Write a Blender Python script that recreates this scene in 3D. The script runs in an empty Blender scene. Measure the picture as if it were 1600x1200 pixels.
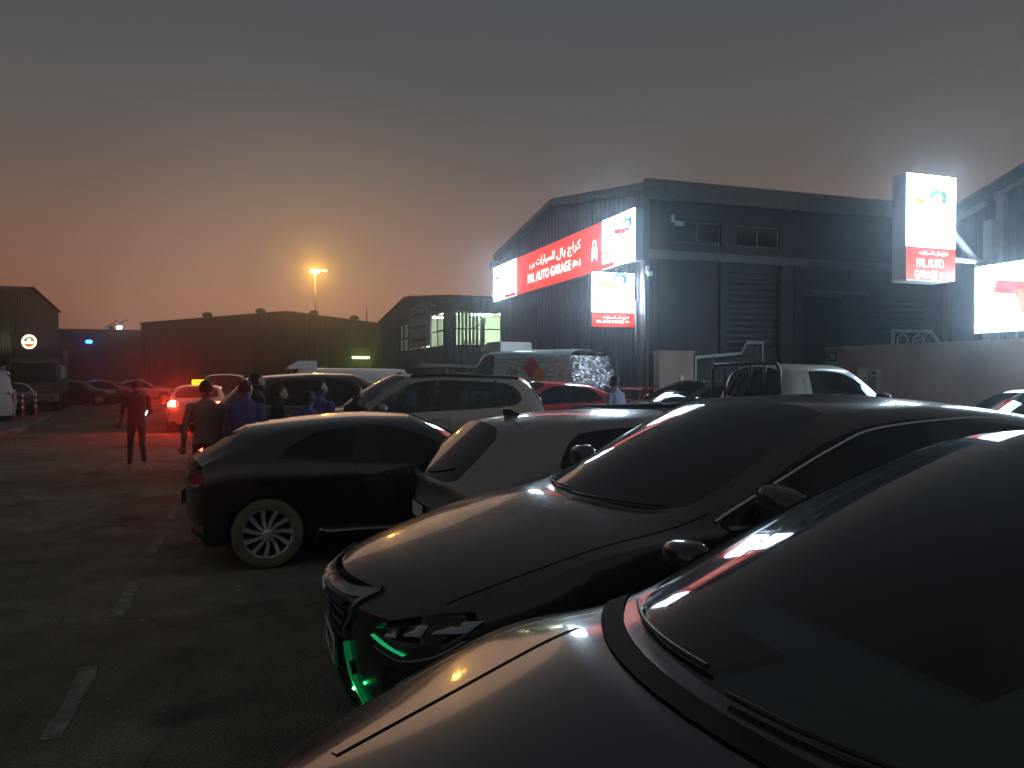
import bpy, bmesh, math, random
from mathutils import Vector, Matrix, noise
from mathutils.bvhtree import BVHTree
SC = bpy.context.scene
COL = SC.collection
R = math.radians
rnd = random.Random(7)

# ------------------------------------------------------------------ camera, sky, light, exposure
cam = bpy.data.objects.new('camera', bpy.data.cameras.new('camera'))
COL.objects.link(cam)
cam.data.sensor_width = 36.0
cam.data.lens = 36.0 * 1202 / 1600
cam.data.clip_start = 0.05
cam.data.clip_end = 3000
cam.location = (0, 0, 1.8)
cam.rotation_euler = (R(90) - math.atan(15 / 1202), 0, 0)
SC.camera = cam

SUN_AZ = -15.0                                   # the afterglow lies a little left of the view axis
world = bpy.data.worlds.new('World'); SC.world = world
world.use_nodes = True
wt = world.node_tree; wt.nodes.clear()
def wn(t, **k):
    n = wt.nodes.new(t)
    for a, b in k.items(): setattr(n, a, b)
    return n
def wl(a, b): wt.links.new(a, b)
w_out = wn('ShaderNodeOutputWorld'); w_bg = wn('ShaderNodeBackground')
w_tc = wn('ShaderNodeTexCoord'); w_sep = wn('ShaderNodeSeparateXYZ')
wl(w_tc.outputs['Generated'], w_sep.inputs[0])
def ramp_node(fac, stops):
    n = wn('ShaderNodeValToRGB'); el = n.color_ramp.elements
    while len(el) < len(stops): el.new(0.5)
    for e, (p, c) in zip(el, stops):
        e.position = p; e.color = (*c, 1)
    wl(fac, n.inputs[0]); return n
west = ramp_node(w_sep.outputs['Z'], [(0.0, (.30, .092, .040)), (.06, (.235, .083, .043)), (.14, (.140, .075, .050)), (.25, (.070, .058, .052)),
                                      (.35, (.047, .048, .050)), (.45, (.037, .042, .049)), (.65, (.037, .042, .049)), (1.0, (.038, .043, .051))])
east = ramp_node(w_sep.outputs['Z'], [(0.0, (.150, .135, .110)), (.2, (.112, .106, .094)), (.45, (.058, .060, .062)), (1.0, (.038, .043, .051))])
w_dot = wn('ShaderNodeVectorMath', operation='DOT_PRODUCT')
wl(w_tc.outputs['Generated'], w_dot.inputs[0]); w_dot.inputs[1].default_value = (math.sin(R(SUN_AZ)), math.cos(R(SUN_AZ)), 0)
w_map = wn('ShaderNodeMapRange', interpolation_type='SMOOTHSTEP')
wl(w_dot.outputs['Value'], w_map.inputs['Value']); w_map.inputs['From Min'].default_value = -.8; w_map.inputs['From Max'].default_value = 1.0
w_mix = wn('ShaderNodeMix', data_type='RGBA')
wl(w_map.outputs[0], w_mix.inputs['Factor']); wl(east.outputs[0], w_mix.inputs['A']); wl(west.outputs[0], w_mix.inputs['B'])
w_sky = wn('ShaderNodeTexSky'); w_sky.sky_type = 'NISHITA'; w_sky.sun_disc = False
w_sky.sun_elevation = R(0.3); w_sky.sun_rotation = R(SUN_AZ); w_sky.dust_density = 4; w_sky.air_density = 2
w_add = wn('ShaderNodeMix', data_type='RGBA', blend_type='ADD')
w_add.inputs['Factor'].default_value = 0.01
wl(w_mix.outputs['Result'], w_add.inputs['A']); wl(w_sky.outputs[0], w_add.inputs['B'])
w_mp = wn('ShaderNodeMapping'); w_mp.inputs['Scale'].default_value = (1.2, 1.2, 7.0); w_mp.inputs['Rotation'].default_value = (.1, .06, 0); wl(w_tc.outputs['Generated'], w_mp.inputs[0])
w_nz = wn('ShaderNodeTexNoise'); w_nz.inputs['Scale'].default_value = 1.6; w_nz.inputs['Detail'].default_value = 5; wl(w_mp.outputs[0], w_nz.inputs['Vector'])
w_nr = wn('ShaderNodeMapRange'); w_nr.inputs['From Min'].default_value = .3; w_nr.inputs['From Max'].default_value = .7; w_nr.inputs['To Min'].default_value = .955; w_nr.inputs['To Max'].default_value = 1.045; wl(w_nz.outputs['Fac'], w_nr.inputs['Value'])
w_sc = wn('ShaderNodeVectorMath', operation='SCALE'); wl(w_add.outputs['Result'], w_sc.inputs[0]); wl(w_nr.outputs[0], w_sc.inputs['Scale'])   # faint uneven streaks of thin cloud
wl(w_sc.outputs[0], w_bg.inputs['Color']); w_bg.inputs['Strength'].default_value = 1.0
wl(w_bg.outputs[0], w_out.inputs['Surface'])

sl = bpy.data.lights.new('sun', 'SUN'); sl.energy = 0.06; sl.angle = R(25); sl.color = (1, .62, .42)
so = bpy.data.objects.new('sun', sl); COL.objects.link(so)
so.rotation_euler = (R(-86), 0, -R(SUN_AZ))      # last glow, at the horizon
SC.view_settings.view_transform = 'Standard'; SC.view_settings.look = 'None'
SC.view_settings.exposure = 0.75; SC.view_settings.gamma = 1.0; SC.view_settings.use_curve_mapping = False
SC.cycles.use_denoising = True
SC.cycles.max_bounces = 6; SC.cycles.transparent_max_bounces = 12; SC.cycles.volume_bounces = 0
SC.cycles.sample_clamp_indirect = 4.0; SC.cycles.caustics_reflective = False; SC.cycles.caustics_refractive = False

# ------------------------------------------------------------------ frame of the place: u across the street, g along it
TH = R(19.0); CU, SU = math.cos(TH), math.sin(TH)
def sm(a, b, x):
    t = min(1, max(0, (x - a) / (b - a))); return t * t * (3 - 2 * t)
def gz(u, g):                                    # the yard rises a little towards the garage
    return .28 * sm(11.3, 12.9, g) * sm(-.6, 2.2, u) * (1 - sm(27, 33, g))
def LG(u, g, z=0.0): return Vector((u * CU - g * SU, u * SU + g * CU, z))
def PX(px, Z):                                   # direction of a column of the photo at depth Z -> (u, g)
    x = (px - 800) / 1202 * Z
    return x * CU + Z * SU, -x * SU + Z * CU

# ------------------------------------------------------------------ materials
def mat(name, base, rough=.6, metal=0.0, coat=0.0, noise_amt=0.0, scale=6.0, base2=None, bump=0.0, bscale=60.0, dust=0.0, spec=None, coat_rough=.06):
    m = bpy.data.materials.new(name); m.use_nodes = True
    t = m.node_tree; b = t.nodes['Principled BSDF']
    b.inputs['Base Color'].default_value = (*base, 1); b.inputs['Roughness'].default_value = rough
    b.inputs['Metallic'].default_value = metal; b.inputs['Coat Weight'].default_value = coat; b.inputs['Coat Roughness'].default_value = coat_rough
    if spec is not None: b.inputs['Specular IOR Level'].default_value = spec
    tc = t.nodes.new('ShaderNodeTexCoord')
    col = None
    if noise_amt or base2:
        n = t.nodes.new('ShaderNodeTexNoise'); n.inputs['Scale'].default_value = scale; n.inputs['Detail'].default_value = 6; n.inputs['Roughness'].default_value = .65
        t.links.new(tc.outputs['Object'], n.inputs['Vector'])
        rp = t.nodes.new('ShaderNodeMapRange'); rp.inputs['From Min'].default_value = .35; rp.inputs['From Max'].default_value = .65
        t.links.new(n.outputs['Fac'], rp.inputs['Value'])
        mx = t.nodes.new('ShaderNodeMix'); mx.data_type = 'RGBA'
        b2 = base2 or tuple(c * (1 - noise_amt) for c in base)
        mx.inputs['A'].default_value = (*base, 1); mx.inputs['B'].default_value = (*b2, 1)
        t.links.new(rp.outputs[0], mx.inputs['Factor']); col = mx.outputs['Result']
        t.links.new(col, b.inputs['Base Color'])
        rr = t.nodes.new('ShaderNodeMapRange'); rr.inputs['To Min'].default_value = max(0, rough - .08); rr.inputs['To Max'].default_value = min(1, rough + .12)
        t.links.new(n.outputs['Fac'], rr.inputs['Value']); t.links.new(rr.outputs[0], b.inputs['Roughness'])
    if dust:                                      # settled dust on faces that look up
        g = t.nodes.new('ShaderNodeNewGeometry'); s = t.nodes.new('ShaderNodeSeparateXYZ'); t.links.new(g.outputs['Normal'], s.inputs[0])
        mr = t.nodes.new('ShaderNodeMapRange'); mr.inputs['From Min'].default_value = .1; mr.inputs['From Max'].default_value = .95; mr.inputs['To Max'].default_value = dust
        t.links.new(s.outputs['Z'], mr.inputs['Value'])
        n2 = t.nodes.new('ShaderNodeTexNoise'); n2.inputs['Scale'].default_value = 3.5; n2.inputs['Detail'].default_value = 12; n2.inputs['Roughness'].default_value = .8
        t.links.new(tc.outputs['Object'], n2.inputs['Vector'])
        mu = t.nodes.new('ShaderNodeMath'); mu.operation = 'MULTIPLY'; t.links.new(mr.outputs[0], mu.inputs[0])
        m3 = t.nodes.new('ShaderNodeMapRange'); m3.inputs['From Min'].default_value = .40; m3.inputs['From Max'].default_value = .62; m3.inputs['To Min'].default_value = .35; m3.inputs['To Max'].default_value = 1.15
        t.links.new(n2.outputs['Fac'], m3.inputs['Value']); t.links.new(m3.outputs[0], mu.inputs[1])
        d = t.nodes.new('ShaderNodeBsdfDiffuse'); d.inputs['Color'].default_value = (.21, .18, .15, 1)
        ms = t.nodes.new('ShaderNodeMixShader'); t.links.new(mu.outputs[0], ms.inputs[0]); t.links.new(b.outputs[0], ms.inputs[1]); t.links.new(d.outputs[0], ms.inputs[2])
        t.links.new(ms.outputs[0], t.nodes['Material Output'].inputs['Surface'])
    if bump:
        n = t.nodes.new('ShaderNodeTexNoise'); n.inputs['Scale'].default_value = bscale; n.inputs['Detail'].default_value = 5
        t.links.new(tc.outputs['Object'], n.inputs['Vector'])
        bp = t.nodes.new('ShaderNodeBump'); bp.inputs['Strength'].default_value = bump; bp.inputs['Distance'].default_value = .02
        t.links.new(n.outputs['Fac'], bp.inputs['Height']); t.links.new(bp.outputs[0], b.inputs['Normal'])
    return m
def emit(name, col, s):
    m = bpy.data.materials.new(name); m.use_nodes = True; t = m.node_tree
    b = t.nodes['Principled BSDF']; b.inputs['Base Color'].default_value = (*[min(.8, c) for c in col], 1); b.inputs['Roughness'].default_value = .35
    b.inputs['Emission Color'].default_value = (*col, 1); b.inputs['Emission Strength'].default_value = s
    return m
def glass(name, tint, gloss=.05, dust=.0, sheen=(.95, .97, 1, 1)):
    m = bpy.data.materials.new(name); m.use_nodes = True; t = m.node_tree; t.nodes.remove(t.nodes['Principled BSDF'])
    tr = t.nodes.new('ShaderNodeBsdfTransparent'); tr.inputs[0].default_value = (*tint, 1)
    gl = t.nodes.new('ShaderNodeBsdfGlossy'); gl.inputs['Roughness'].default_value = gloss; gl.inputs['Color'].default_value = sheen
    fr = t.nodes.new('ShaderNodeFresnel'); fr.inputs['IOR'].default_value = 1.5
    mx = t.nodes.new('ShaderNodeMixShader')
    t.links.new(fr.outputs[0], mx.inputs[0]); t.links.new(tr.outputs[0], mx.inputs[1]); t.links.new(gl.outputs[0], mx.inputs[2])
    out = mx
    if dust:
        df = t.nodes.new('ShaderNodeBsdfDiffuse'); df.inputs[0].default_value = (.2, .18, .16, 1)
        tc = t.nodes.new('ShaderNodeTexCoord'); n = t.nodes.new('ShaderNodeTexNoise'); n.inputs['Scale'].default_value = 2.5; n.inputs['Detail'].default_value = 12; n.inputs['Roughness'].default_value = .8
        t.links.new(tc.outputs['Object'], n.inputs['Vector'])
        mr = t.nodes.new('ShaderNodeMapRange'); mr.inputs['From Min'].default_value = .3; mr.inputs['From Max'].default_value = .75; mr.inputs['To Min'].default_value = dust * .4; mr.inputs['To Max'].default_value = dust
        t.links.new(n.outputs['Fac'], mr.inputs['Value'])
        m2 = t.nodes.new('ShaderNodeMixShader'); t.links.new(mr.outputs[0], m2.inputs[0]); t.links.new(mx.outputs[0], m2.inputs[1]); t.links.new(df.outputs[0], m2.inputs[2]); out = m2
    t.links.new(out.outputs[0], t.nodes['Material Output'].inputs['Surface'])
    return m

M = {}
M['rubber'] = mat('rubber', (.02, .02, .02), .8, noise_amt=.3, scale=12)
M['rubber_dusty'] = mat('rubber_dusty', (.21, .185, .125), .9, base2=(.12, .108, .075), scale=9)
M['alloy'] = mat('alloy', (.72, .72, .70), .28, .55, noise_amt=.25, scale=8)
M['alloy_dark'] = mat('alloy_dark', (.2, .2, .21), .35, 1.0)
M['black_trim'] = mat('black_trim', (.012, .012, .013), .45, noise_amt=.3)
M['gloss_black'] = mat('gloss_black', (.008, .008, .009), .12)
M['seam'] = mat('seam', (.004, .004, .004), .9)
M['under'] = mat('under', (.012, .012, .012), .9)
M['chrome'] = mat('chrome', (.7, .7, .71), .12, 1.0, noise_amt=.15)
M['satin'] = mat('satin', (.32, .32, .33), .35, .9, noise_amt=.2)
M['tint'] = glass('tint', (.035, .037, .04), .03, .03, (.7, .72, .74, 1))
M['tint_dusty'] = glass('tint_dusty', (.04, .042, .045), .06, .15)
M['clear'] = glass('clear', (.45, .47, .47), .03, .04)
M['clear_dusty'] = glass('clear_dusty', (.62, .66, .65), .04, .05)
M['lamp_clear'] = mat('lamp_clear', (.35, .36, .37), .1, .7, coat=1)
M['lamp_red'] = mat('lamp_red', (.32, .012, .01), .1, coat=1)
M['lamp_amber'] = mat('lamp_amber', (.6, .2, .02), .15, coat=1)
M['plate'] = mat('plate', (.72, .74, .66), .4, noise_amt=.12)
M['ink'] = mat('ink', (.015, .015, .016), .5)
M['interior'] = mat('interior', (.05, .052, .052), .75, bump=.2, bscale=300)
M['seat'] = mat('seat', (.10, .095, .09), .85)
M['dash'] = mat('dash', (.28, .33, .30), .55, noise_amt=.2, bump=.25, bscale=400)
M['white_paint'] = mat('white_paint', (.68, .67, .65), .3, coat=.6, noise_amt=.12, scale=3, dust=.25)

# ------------------------------------------------------------------ mesh helpers
def mesh_obj(name, verts, faces, m, parent=None, smooth=False, mi=None):
    me = bpy.data.meshes.new(name); me.from_pydata([tuple(v) for v in verts], [], faces)
    for x in (m if isinstance(m, (list, tuple)) else [m]): me.materials.append(x)
    if mi is not None: me.polygons.foreach_set('material_index', mi)
    if smooth: me.polygons.foreach_set('use_smooth', [True] * len(faces))
    me.update()
    o = bpy.data.objects.new(name, me); COL.objects.link(o)
    if parent: o.parent = parent
    return o
class MB:
    def __init__(s): s.v = []; s.f = []
    def add(s, vs, fs):
        k = len(s.v); s.v += [Vector(v) for v in vs]; s.f += [tuple(i + k for i in f) for f in fs]; return s
    def box(s, x0, x1, y0, y1, z0, z1, bev=0.0):
        if bev:
            bm = bmesh.new(); bmesh.ops.create_cube(bm, size=1)
            for v in bm.verts: v.co = Vector(((x0 + x1) / 2 + v.co.x * (x1 - x0), (y0 + y1) / 2 + v.co.y * (y1 - y0), (z0 + z1) / 2 + v.co.z * (z1 - z0)))
            bmesh.ops.bevel(bm, geom=bm.edges[:], offset=bev, segments=2, affect='EDGES', profile=.5)
            bm.verts.index_update(); s.add([v.co.copy() for v in bm.verts], [[v.index for v in f.verts] for f in bm.faces]); bm.free(); return s
        return s.add([(x, y, z) for z in (z0, z1) for y in (y0, y1) for x in (x0, x1)],
                     [(0, 2, 3, 1), (4, 5, 7, 6), (0, 1, 5, 4), (2, 6, 7, 3), (0, 4, 6, 2), (1, 3, 7, 5)])
    def prism(s, poly, axis, a0, a1):             # 2-D outline pushed along an axis (poly in the other two, in order)
        n = len(poly)
        def p(q, a): return (a, q[0], q[1]) if axis == 'x' else (q[0], a, q[1]) if axis == 'y' else (q[0], q[1], a)
        return s.add([p(q, a0) for q in poly] + [p(q, a1) for q in poly],
                     [tuple(range(n)), tuple(range(2 * n - 1, n - 1, -1))] + [(i, i + n, (i + 1) % n + n, (i + 1) % n) for i in range(n)])
    def tube(s, pts, r, n=8, caps=True):
        pts = [Vector(p) for p in pts]; rs = r if isinstance(r, (list, tuple)) else [r] * len(pts)
        vs = []; fs = []
        up = None
        for i, p in enumerate(pts):
            d = (pts[min(i + 1, len(pts) - 1)] - pts[max(i - 1, 0)]).normalized()
            if up is None: up = Vector((0, 0, 1)) if abs(d.z) < .9 else Vector((1, 0, 0))
            a = d.cross(up).normalized(); b = a.cross(d).normalized(); up = b
            for k in range(n):
                t = 2 * math.pi * k / n; vs.append(p + (a * math.cos(t) + b * math.sin(t)) * rs[i])
        for i in range(len(pts) - 1):
            for k in range(n): fs.append((i * n + k, i * n + (k + 1) % n, (i + 1) * n + (k + 1) % n, (i + 1) * n + k))
        if caps: fs += [tuple(range(n - 1, -1, -1)), tuple(range((len(pts) - 1) * n, len(pts) * n))]
        return s.add(vs, fs)
    def lathe(s, prof, axis='y', n=32, c=(0, 0, 0)):
        vs = []; fs = []; m = len(prof)
        for k in range(n):
            t = 2 * math.pi * k / n
            for r, a in prof:
                x, z = r * math.cos(t), r * math.sin(t)
                vs.append(Vector((x, a, z) if axis == 'y' else (x, z, a)) + Vector(c))
        for k in range(n):
            for i in range(m - 1): fs.append((k * m + i, k * m + i + 1, ((k + 1) % n) * m + i + 1, ((k + 1) % n) * m + i))
        return s.add(vs, fs)
    def ell(s, c, r, n=12, m=8):
        vs = []; fs = []
        for i in range(m + 1):
            ph = math.pi * i / m
            for k in range(n):
                t = 2 * math.pi * k / n
                vs.append((c[0] + r[0] * math.sin(ph) * math.cos(t), c[1] + r[1] * math.sin(ph) * math.sin(t), c[2] + r[2] * math.cos(ph)))
        for i in range(m):
            for k in range(n): fs.append((i * n + k, (i + 1) * n + k, (i + 1) * n + (k + 1) % n, i * n + (k + 1) % n))
        return s.add(vs, fs)
    def xf(s, mtx): s.v = [mtx @ v for v in s.v]; return s
    def build(s, name, m, parent=None, smooth=False): return mesh_obj(name, s.v, s.f, m, parent, smooth)
def tag(o, label=None, cat=None, group=None, kind=None):
    if label: o['label'] = label
    if cat: o['category'] = cat
    if group: o['group'] = group
    if kind: o['kind'] = kind
    return o
def empty(name, loc, rz=0.0):
    o = bpy.data.objects.new(name, None); COL.objects.link(o); o.location = loc; o.rotation_euler = (0, 0, rz); o.empty_display_size = .2
    return o
def stroke(pts, w):                               # thick 2-D polyline -> verts, faces
    ws = w if isinstance(w, (list, tuple)) else [w] * len(pts)
    vs = []; fs = []
    for i, p in enumerate(pts):
        a = pts[max(0, i - 1)]; b = pts[min(len(pts) - 1, i + 1)]
        dx, dy = b[0] - a[0], b[1] - a[1]; l = math.hypot(dx, dy) or 1
        nx, ny = -dy / l * ws[i] / 2, dx / l * ws[i] / 2
        vs += [(p[0] + nx, p[1] + ny), (p[0] - nx, p[1] - ny)]
        if i: k = 2 * i; fs.append((k - 2, k - 1, k + 1, k))
    return vs, fs
def smooth_pts(pts, n=6):
    out = []
    for i in range(len(pts) - 1):
        p0, p1, p2, p3 = pts[max(0, i - 1)], pts[i], pts[i + 1], pts[min(len(pts) - 1, i + 2)]
        for k in range(n):
            t = k / n
            out.append(tuple(.5 * (2 * b + (c - a) * t + (2 * a - 5 * b + 4 * c - d) * t * t + (3 * b - a - 3 * c + d) * t ** 3) for a, b, c, d in zip(p0, p1, p2, p3)))
    out.append(tuple(pts[-1])); return out
_txt = {}
def text2d(s, size=1.0, width=None, bold=0.0, shear=0.0, align='CENTER'):
    key = (s, bold, shear)
    if key not in _txt:
        c = bpy.data.curves.new('t', 'FONT'); c.body = s; c.offset = bold; c.shear = shear; c.resolution_u = 3
        o = bpy.data.objects.new('t', c); COL.objects.link(o); bpy.context.view_layer.update()
        me = bpy.data.meshes.new_from_object(o.evaluated_get(bpy.context.evaluated_depsgraph_get()))
        _txt[key] = ([(v.co.x, v.co.y) for v in me.vertices], [tuple(p.vertices) for p in me.polygons])
        bpy.data.objects.remove(o); bpy.data.curves.remove(c); bpy.data.meshes.remove(me)
    vs, fs = _txt[key]
    x0 = min(v[0] for v in vs); x1 = max(v[0] for v in vs); y0 = min(v[1] for v in vs); y1 = max(v[1] for v in vs)
    sy = size / (y1 - y0); sx = (width / (x1 - x0)) if width else sy
    cx = (x0 + x1) / 2; cy = (y0 + y1) / 2
    return [((v[0] - cx) * sx, (v[1] - cy) * sy) for v in vs], fs
def flat(name, vf, x, z, y, m, parent):           # 2-D shape set upright on a sign face (front looks to -y)
    vs, fs = vf
    return mesh_obj(name, [(x + a, y, z + b) for a, b in vs], fs, m, parent)
def rect2(w, h): return [(-w / 2, -h / 2), (w / 2, -h / 2), (w / 2, h / 2), (-w / 2, h / 2)], [(0, 1, 2, 3)]

# ------------------------------------------------------------------ cars
_wheels = {}
def wheel_meshes(rad, wid, spokes, style, dusty):
    key = (rad, wid, spokes, style, dusty)
    if key in _wheels: return _wheels[key]
    rr = rad * (.72 if style != 'steel' else .62)
    h = wid / 2
    t = MB().lathe([(rr * .97, -h * .8), (rr, -h), (rr * 1.04, -h * 1.04), (rad * .93, -h * 1.06), (rad * .985, -h * .88), (rad, -h * .6), (rad, h * .6), (rad * .985, h * .88), (rad * .93, h * 1.06),
                    (rr * 1.04, h * 1.04), (rr, h), (rr * .97, h * .8)], n=44)
    tm = t.build('wheel', M['rubber_dusty' if dusty else 'rubber'], smooth=True)
    b = MB().lathe([(rr * .985, h * 1.02), (rr * 1.0, h * .98), (rr * .985, h * .75), (rr * .93, h * .7), (rr * .9, h * .2), (rr * .9, -h * .9)], n=44)      # barrel, outside towards +y
    b.lathe([(rr * .2, h * .82), (rr * .19, h * .95), (rr * .1, h * 1.0), (.001, h * 1.0)], n=24)
    for k in range(spokes):
        a = 2 * math.pi * k / spokes
        w0, w1 = (rr * .10, rr * .17) if style == 'blade' else (rr * .16, rr * .13)
        tw = .12 if style == 'blade' else 0
        prof = []
        for q, (r0, ww, y) in enumerate([(rr * .12, w0, h * .9), (rr * .5, (w0 + w1) / 2, h * .84), (rr * .96, w1, h * .93)]):
            ca, sa = math.cos(a + tw * q), math.sin(a + tw * q)
            for yy, wf in ((y, 1), (y - h * .3, 1.25)):
                prof.append((ca * r0 - sa * ww * wf / 2, yy, sa * r0 + ca * ww * wf / 2)); prof.append((ca * r0 + sa * ww * wf / 2, yy, sa * r0 - ca * ww * wf / 2))
        b.add(prof, [(0, 4, 5, 1), (4, 8, 9, 5), (0, 2, 6, 4), (4, 6, 10, 8), (1, 5, 7, 3), (5, 9, 11, 7)])
    rm = b.build('rim', M['alloy'] if style != 'steel' else M['satin'], smooth=False)
    d = MB().lathe([(.001, h * .1), (rr * .55, h * .1), (rr * .55, -h * .1)], n=28); d.lathe([(rr * .9, -h * .3), (.001, -h * .3)], n=28)
    dm = d.build('brake_disc', M['under'])
    out = (tm.data, rm.data, dm.data)
    for o in (tm, rm, dm): bpy.data.objects.remove(o)
    _wheels[key] = out
    return out

class Car:
    """A car body as one smooth control cage (front = d 0), cut into body, panes and trim."""
    def __init__(s, name, label, cat, u, g, head, P, paint, glassm='tint', group=None, level=3, z=None, windm=None, rearm=None, wheels=True, lower='black_trim', pillar='gloss_black'):
        s.P = P; s.L = P['L']; s.W = P['W']; s.w = P['W'] / 2
        s.root = empty(name, LG(u, g, gz(u, g) if z is None else z), head)
        tag(s.root, label, cat, group)
        s.paint = paint
        s.cage(level, glassm, windm or glassm, rearm or glassm, lower, pillar)
        if wheels: s.add_wheels()
    def X(s, d): return s.L / 2 - d
    def cage(s, level, gm, wm, rm, lower, pillar):
        P = s.P; w = s.w; L, H = P['L'], P['H']; gc = P.get('gc', .2)
        zn, zc, dc, dh = P['zn'], P['zc'], P['dc'], P['dh']; sw = P.get('sw', .28)
        dr, zr, db, zb2, zt = P['dr'], P['zr'], P['db'], P['zb2'], P['zt']
        zbf, zbr = P['zbf'], P['zbr']; wr = P.get('wr', .72); bw = P.get('bw', .955); fs = P.get('fs', .34); rs = P.get('rs', .26)
        dB, dC = P['dB'], P['dC']; zs = gc + P.get('sill', .10); crown = P.get('crown', .05); tum = P.get('tum', .07)
        def belt(d): return zbf + (zbr - zbf) * sm(dc, db, d)
        st = []
        def S(d, ww, zbot, zsil, zb, wb, j7, j8, jc, dl=None):
            dl = d if dl is None else dl
            zsh = zb - P.get('shl', .10); zm = zsil + (zsh - zsil) * .52
            p5 = (d, wb, zb); p7, p8 = j7, j8
            bulge = .018 * w if j7[2] > zb + .1 else 0
            p6 = ((p5[0] + p7[0]) / 2, (p5[1] + p7[1]) / 2 + bulge, (p5[2] + p7[2]) / 2)
            p10 = (jc[0], 0, jc[1])
            p9 = (jc[0] + (p8[0] - jc[0]) * .3, p8[1] * .52, jc[1] - (jc[1] - p8[2]) * .27)
            st.append([(dl, 0, zbot), (dl, .80 * ww, zbot), (dl, .965 * ww, zsil), (d, ww, zm), (d, .992 * ww, zsh), p5, p6, p7, p8, p9, p10])
        hn = zn
        # nose rim, hood lip, axle, hood rear
        S(fs * .55, .86 * w, gc + .03, gc + .13, hn - .17, .83 * w, (fs * .42, .74 * w, hn - .13), (fs * .36, .62 * w, hn - .11), (.05, hn - .09), dl=fs * .7)
        S(fs * 1.15, .955 * w, gc, zs, hn - .05, .90 * w, (fs * .95, .80 * w, hn - .02), (fs * .8, .68 * w, hn - .005), (fs * .38, hn + crown * .3))
        fw = P.get('fws', P['fw']); t = max(0.02, fw - fs) / (dc - fs)
        zh = hn + (zc - hn) * (t ** .8)
        S(fw, w, gc, zs, zh - P.get('fen', .03), .93 * w, (fw, .80 * w, zh + .0), (fw, .67 * w, zh + .012), (fw - .05, zh + crown * .75))
        d3 = dc - .12
        S(d3 + sw * .8, w, gc, zs, zbf - .02, bw * w, (d3 + sw * .7, .86 * w, zc - .035), (d3 + sw * .5, .76 * w, zc - .01), (d3 - .02, zc + crown * .55))
        # cowl, screen middle, header
        A7 = (dc + sw + .04, .925 * bw * w, zbf + .03); A8 = (dc + sw * .82, .85 * bw * w, zc + .012); AC = (dc, zc + crown * .75)
        y8 = wr * w; y7 = y8 + tum * w * 1.3
        B7 = (dh + P.get('hs', .16) + .06, y7, H - crown - .075); B8 = (dh + P.get('hs', .16), y8, H - crown * 1.0 - .012); BC = (dh, H - .022)
        S(dc + sw + .06, w, gc, zs, zbf, bw * w, A7, A8, AC)
        bo = P.get('bow', .035)
        mid = lambda a, b, k, o: (a[0] + (b[0] - a[0]) * k, a[1] + (b[1] - a[1]) * k, a[2] + (b[2] - a[2]) * k + o)
        m7 = mid(A7, B7, .52, bo); m8 = mid(A8, B8, .52, bo)
        S(A7[0] + (B7[0] - A7[0]) * .5, w, gc, zs, belt(m7[0]), bw * w, m7, m8, (AC[0] + (BC[0] - AC[0]) * .52, AC[1] + (BC[1] - AC[1]) * .52 + bo))
        S(B7[0], w, gc, zs, belt(B7[0]), bw * w, B7, B8, BC)
        rl = P.get('roofmid', dh + (dr - dh) * .45)
        def roofz(d):                            # highest at roofmid
            if d < rl: return H - .022 * (1 - sm(dh, rl, d))
            return H + (zr - H) * ((d - rl) / (dr - rl)) ** 1.7
        for d in (dB - .045, dB + .045):
            S(d, w, gc, zs, belt(d), bw * w, (d, y7 + .012, roofz(d) - crown - .06), (d, y8 + .01, roofz(d) - crown), (d, roofz(d)))
        lean = P.get('lean', .2)                 # rear edge of the side glass
        d7 = min(dC - lean, dr - .05)
        S(dC, w, gc, zs, belt(dC), bw * w, (d7, y7 - .01, roofz(d7) - crown - .07), (d7 + .02, y8, roofz(d7) - crown - .005), (d7 + .02, roofz(d7)))
        ww = P.get('wtail', .975) * w
        dm = max(dC + .12, (dC + db) / 2 - .05)
        hr = P.get('hrear', .0)                  # how far the rear pillar top trails
        S(dm, (w + ww) / 2, gc, zs, belt(dm) + .01, bw * w * .99, (dr + .02 + hr, y7 - .03, zr - crown - .08), (dr + hr * .5, y8 - .015, zr - crown - .015), (dr, zr))
        k7 = P.get('rb_y', .84)
        S(max(db - .05, dm + .1), ww, gc + .01, zs, min(belt(db), zb2 + .02), .93 * ww, (db - .06, (k7 + .05) * ww, zb2 - .0), (db - .03, (k7 - .04) * ww, zb2 + .01), (db + P.get('rbow', .05), zb2 + .02))
        dt = L - rs
        S(dt, .955 * ww, gc + .03, zs + .02, zt - .07, .89 * ww, (dt + rs * .25, .80 * ww, zt - .04), (dt + rs * .4, .68 * ww, zt - .015), (L - rs * .22, zt))
        S(L - rs * .55, .85 * ww, gc + .07, zs + .06, zt - .22, .82 * ww, (L - rs * .42, .73 * ww, zt - .17), (L - rs * .36, .60 * ww, zt - .14), (L - .04, zt - .12), dl=L - rs * .75)
        n = len(st); J = 11
        bm = bmesh.new(); cr = bm.edges.layers.float.new('crease_edge')
        V = {}
        for i in range(n):
            for j in range(J):
                d, y, z = st[i][j]
                c = bm.verts.new((s.X(d), y, z)); V[i, j, 1] = c
                V[i, j, -1] = c if j in (0, 10) else bm.verts.new((s.X(d), -y, z))
        MATS = ['body', 'windshield', 'side_window', 'rear_window', 'pillar', 'lower']
        bmats = [s.paint, M[wm], M[gm], M[rm], M[pillar], M[lower]]
        side_on = P.get('side_glass', True); rear_q = P.get('rear_side_glass', True)
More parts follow.
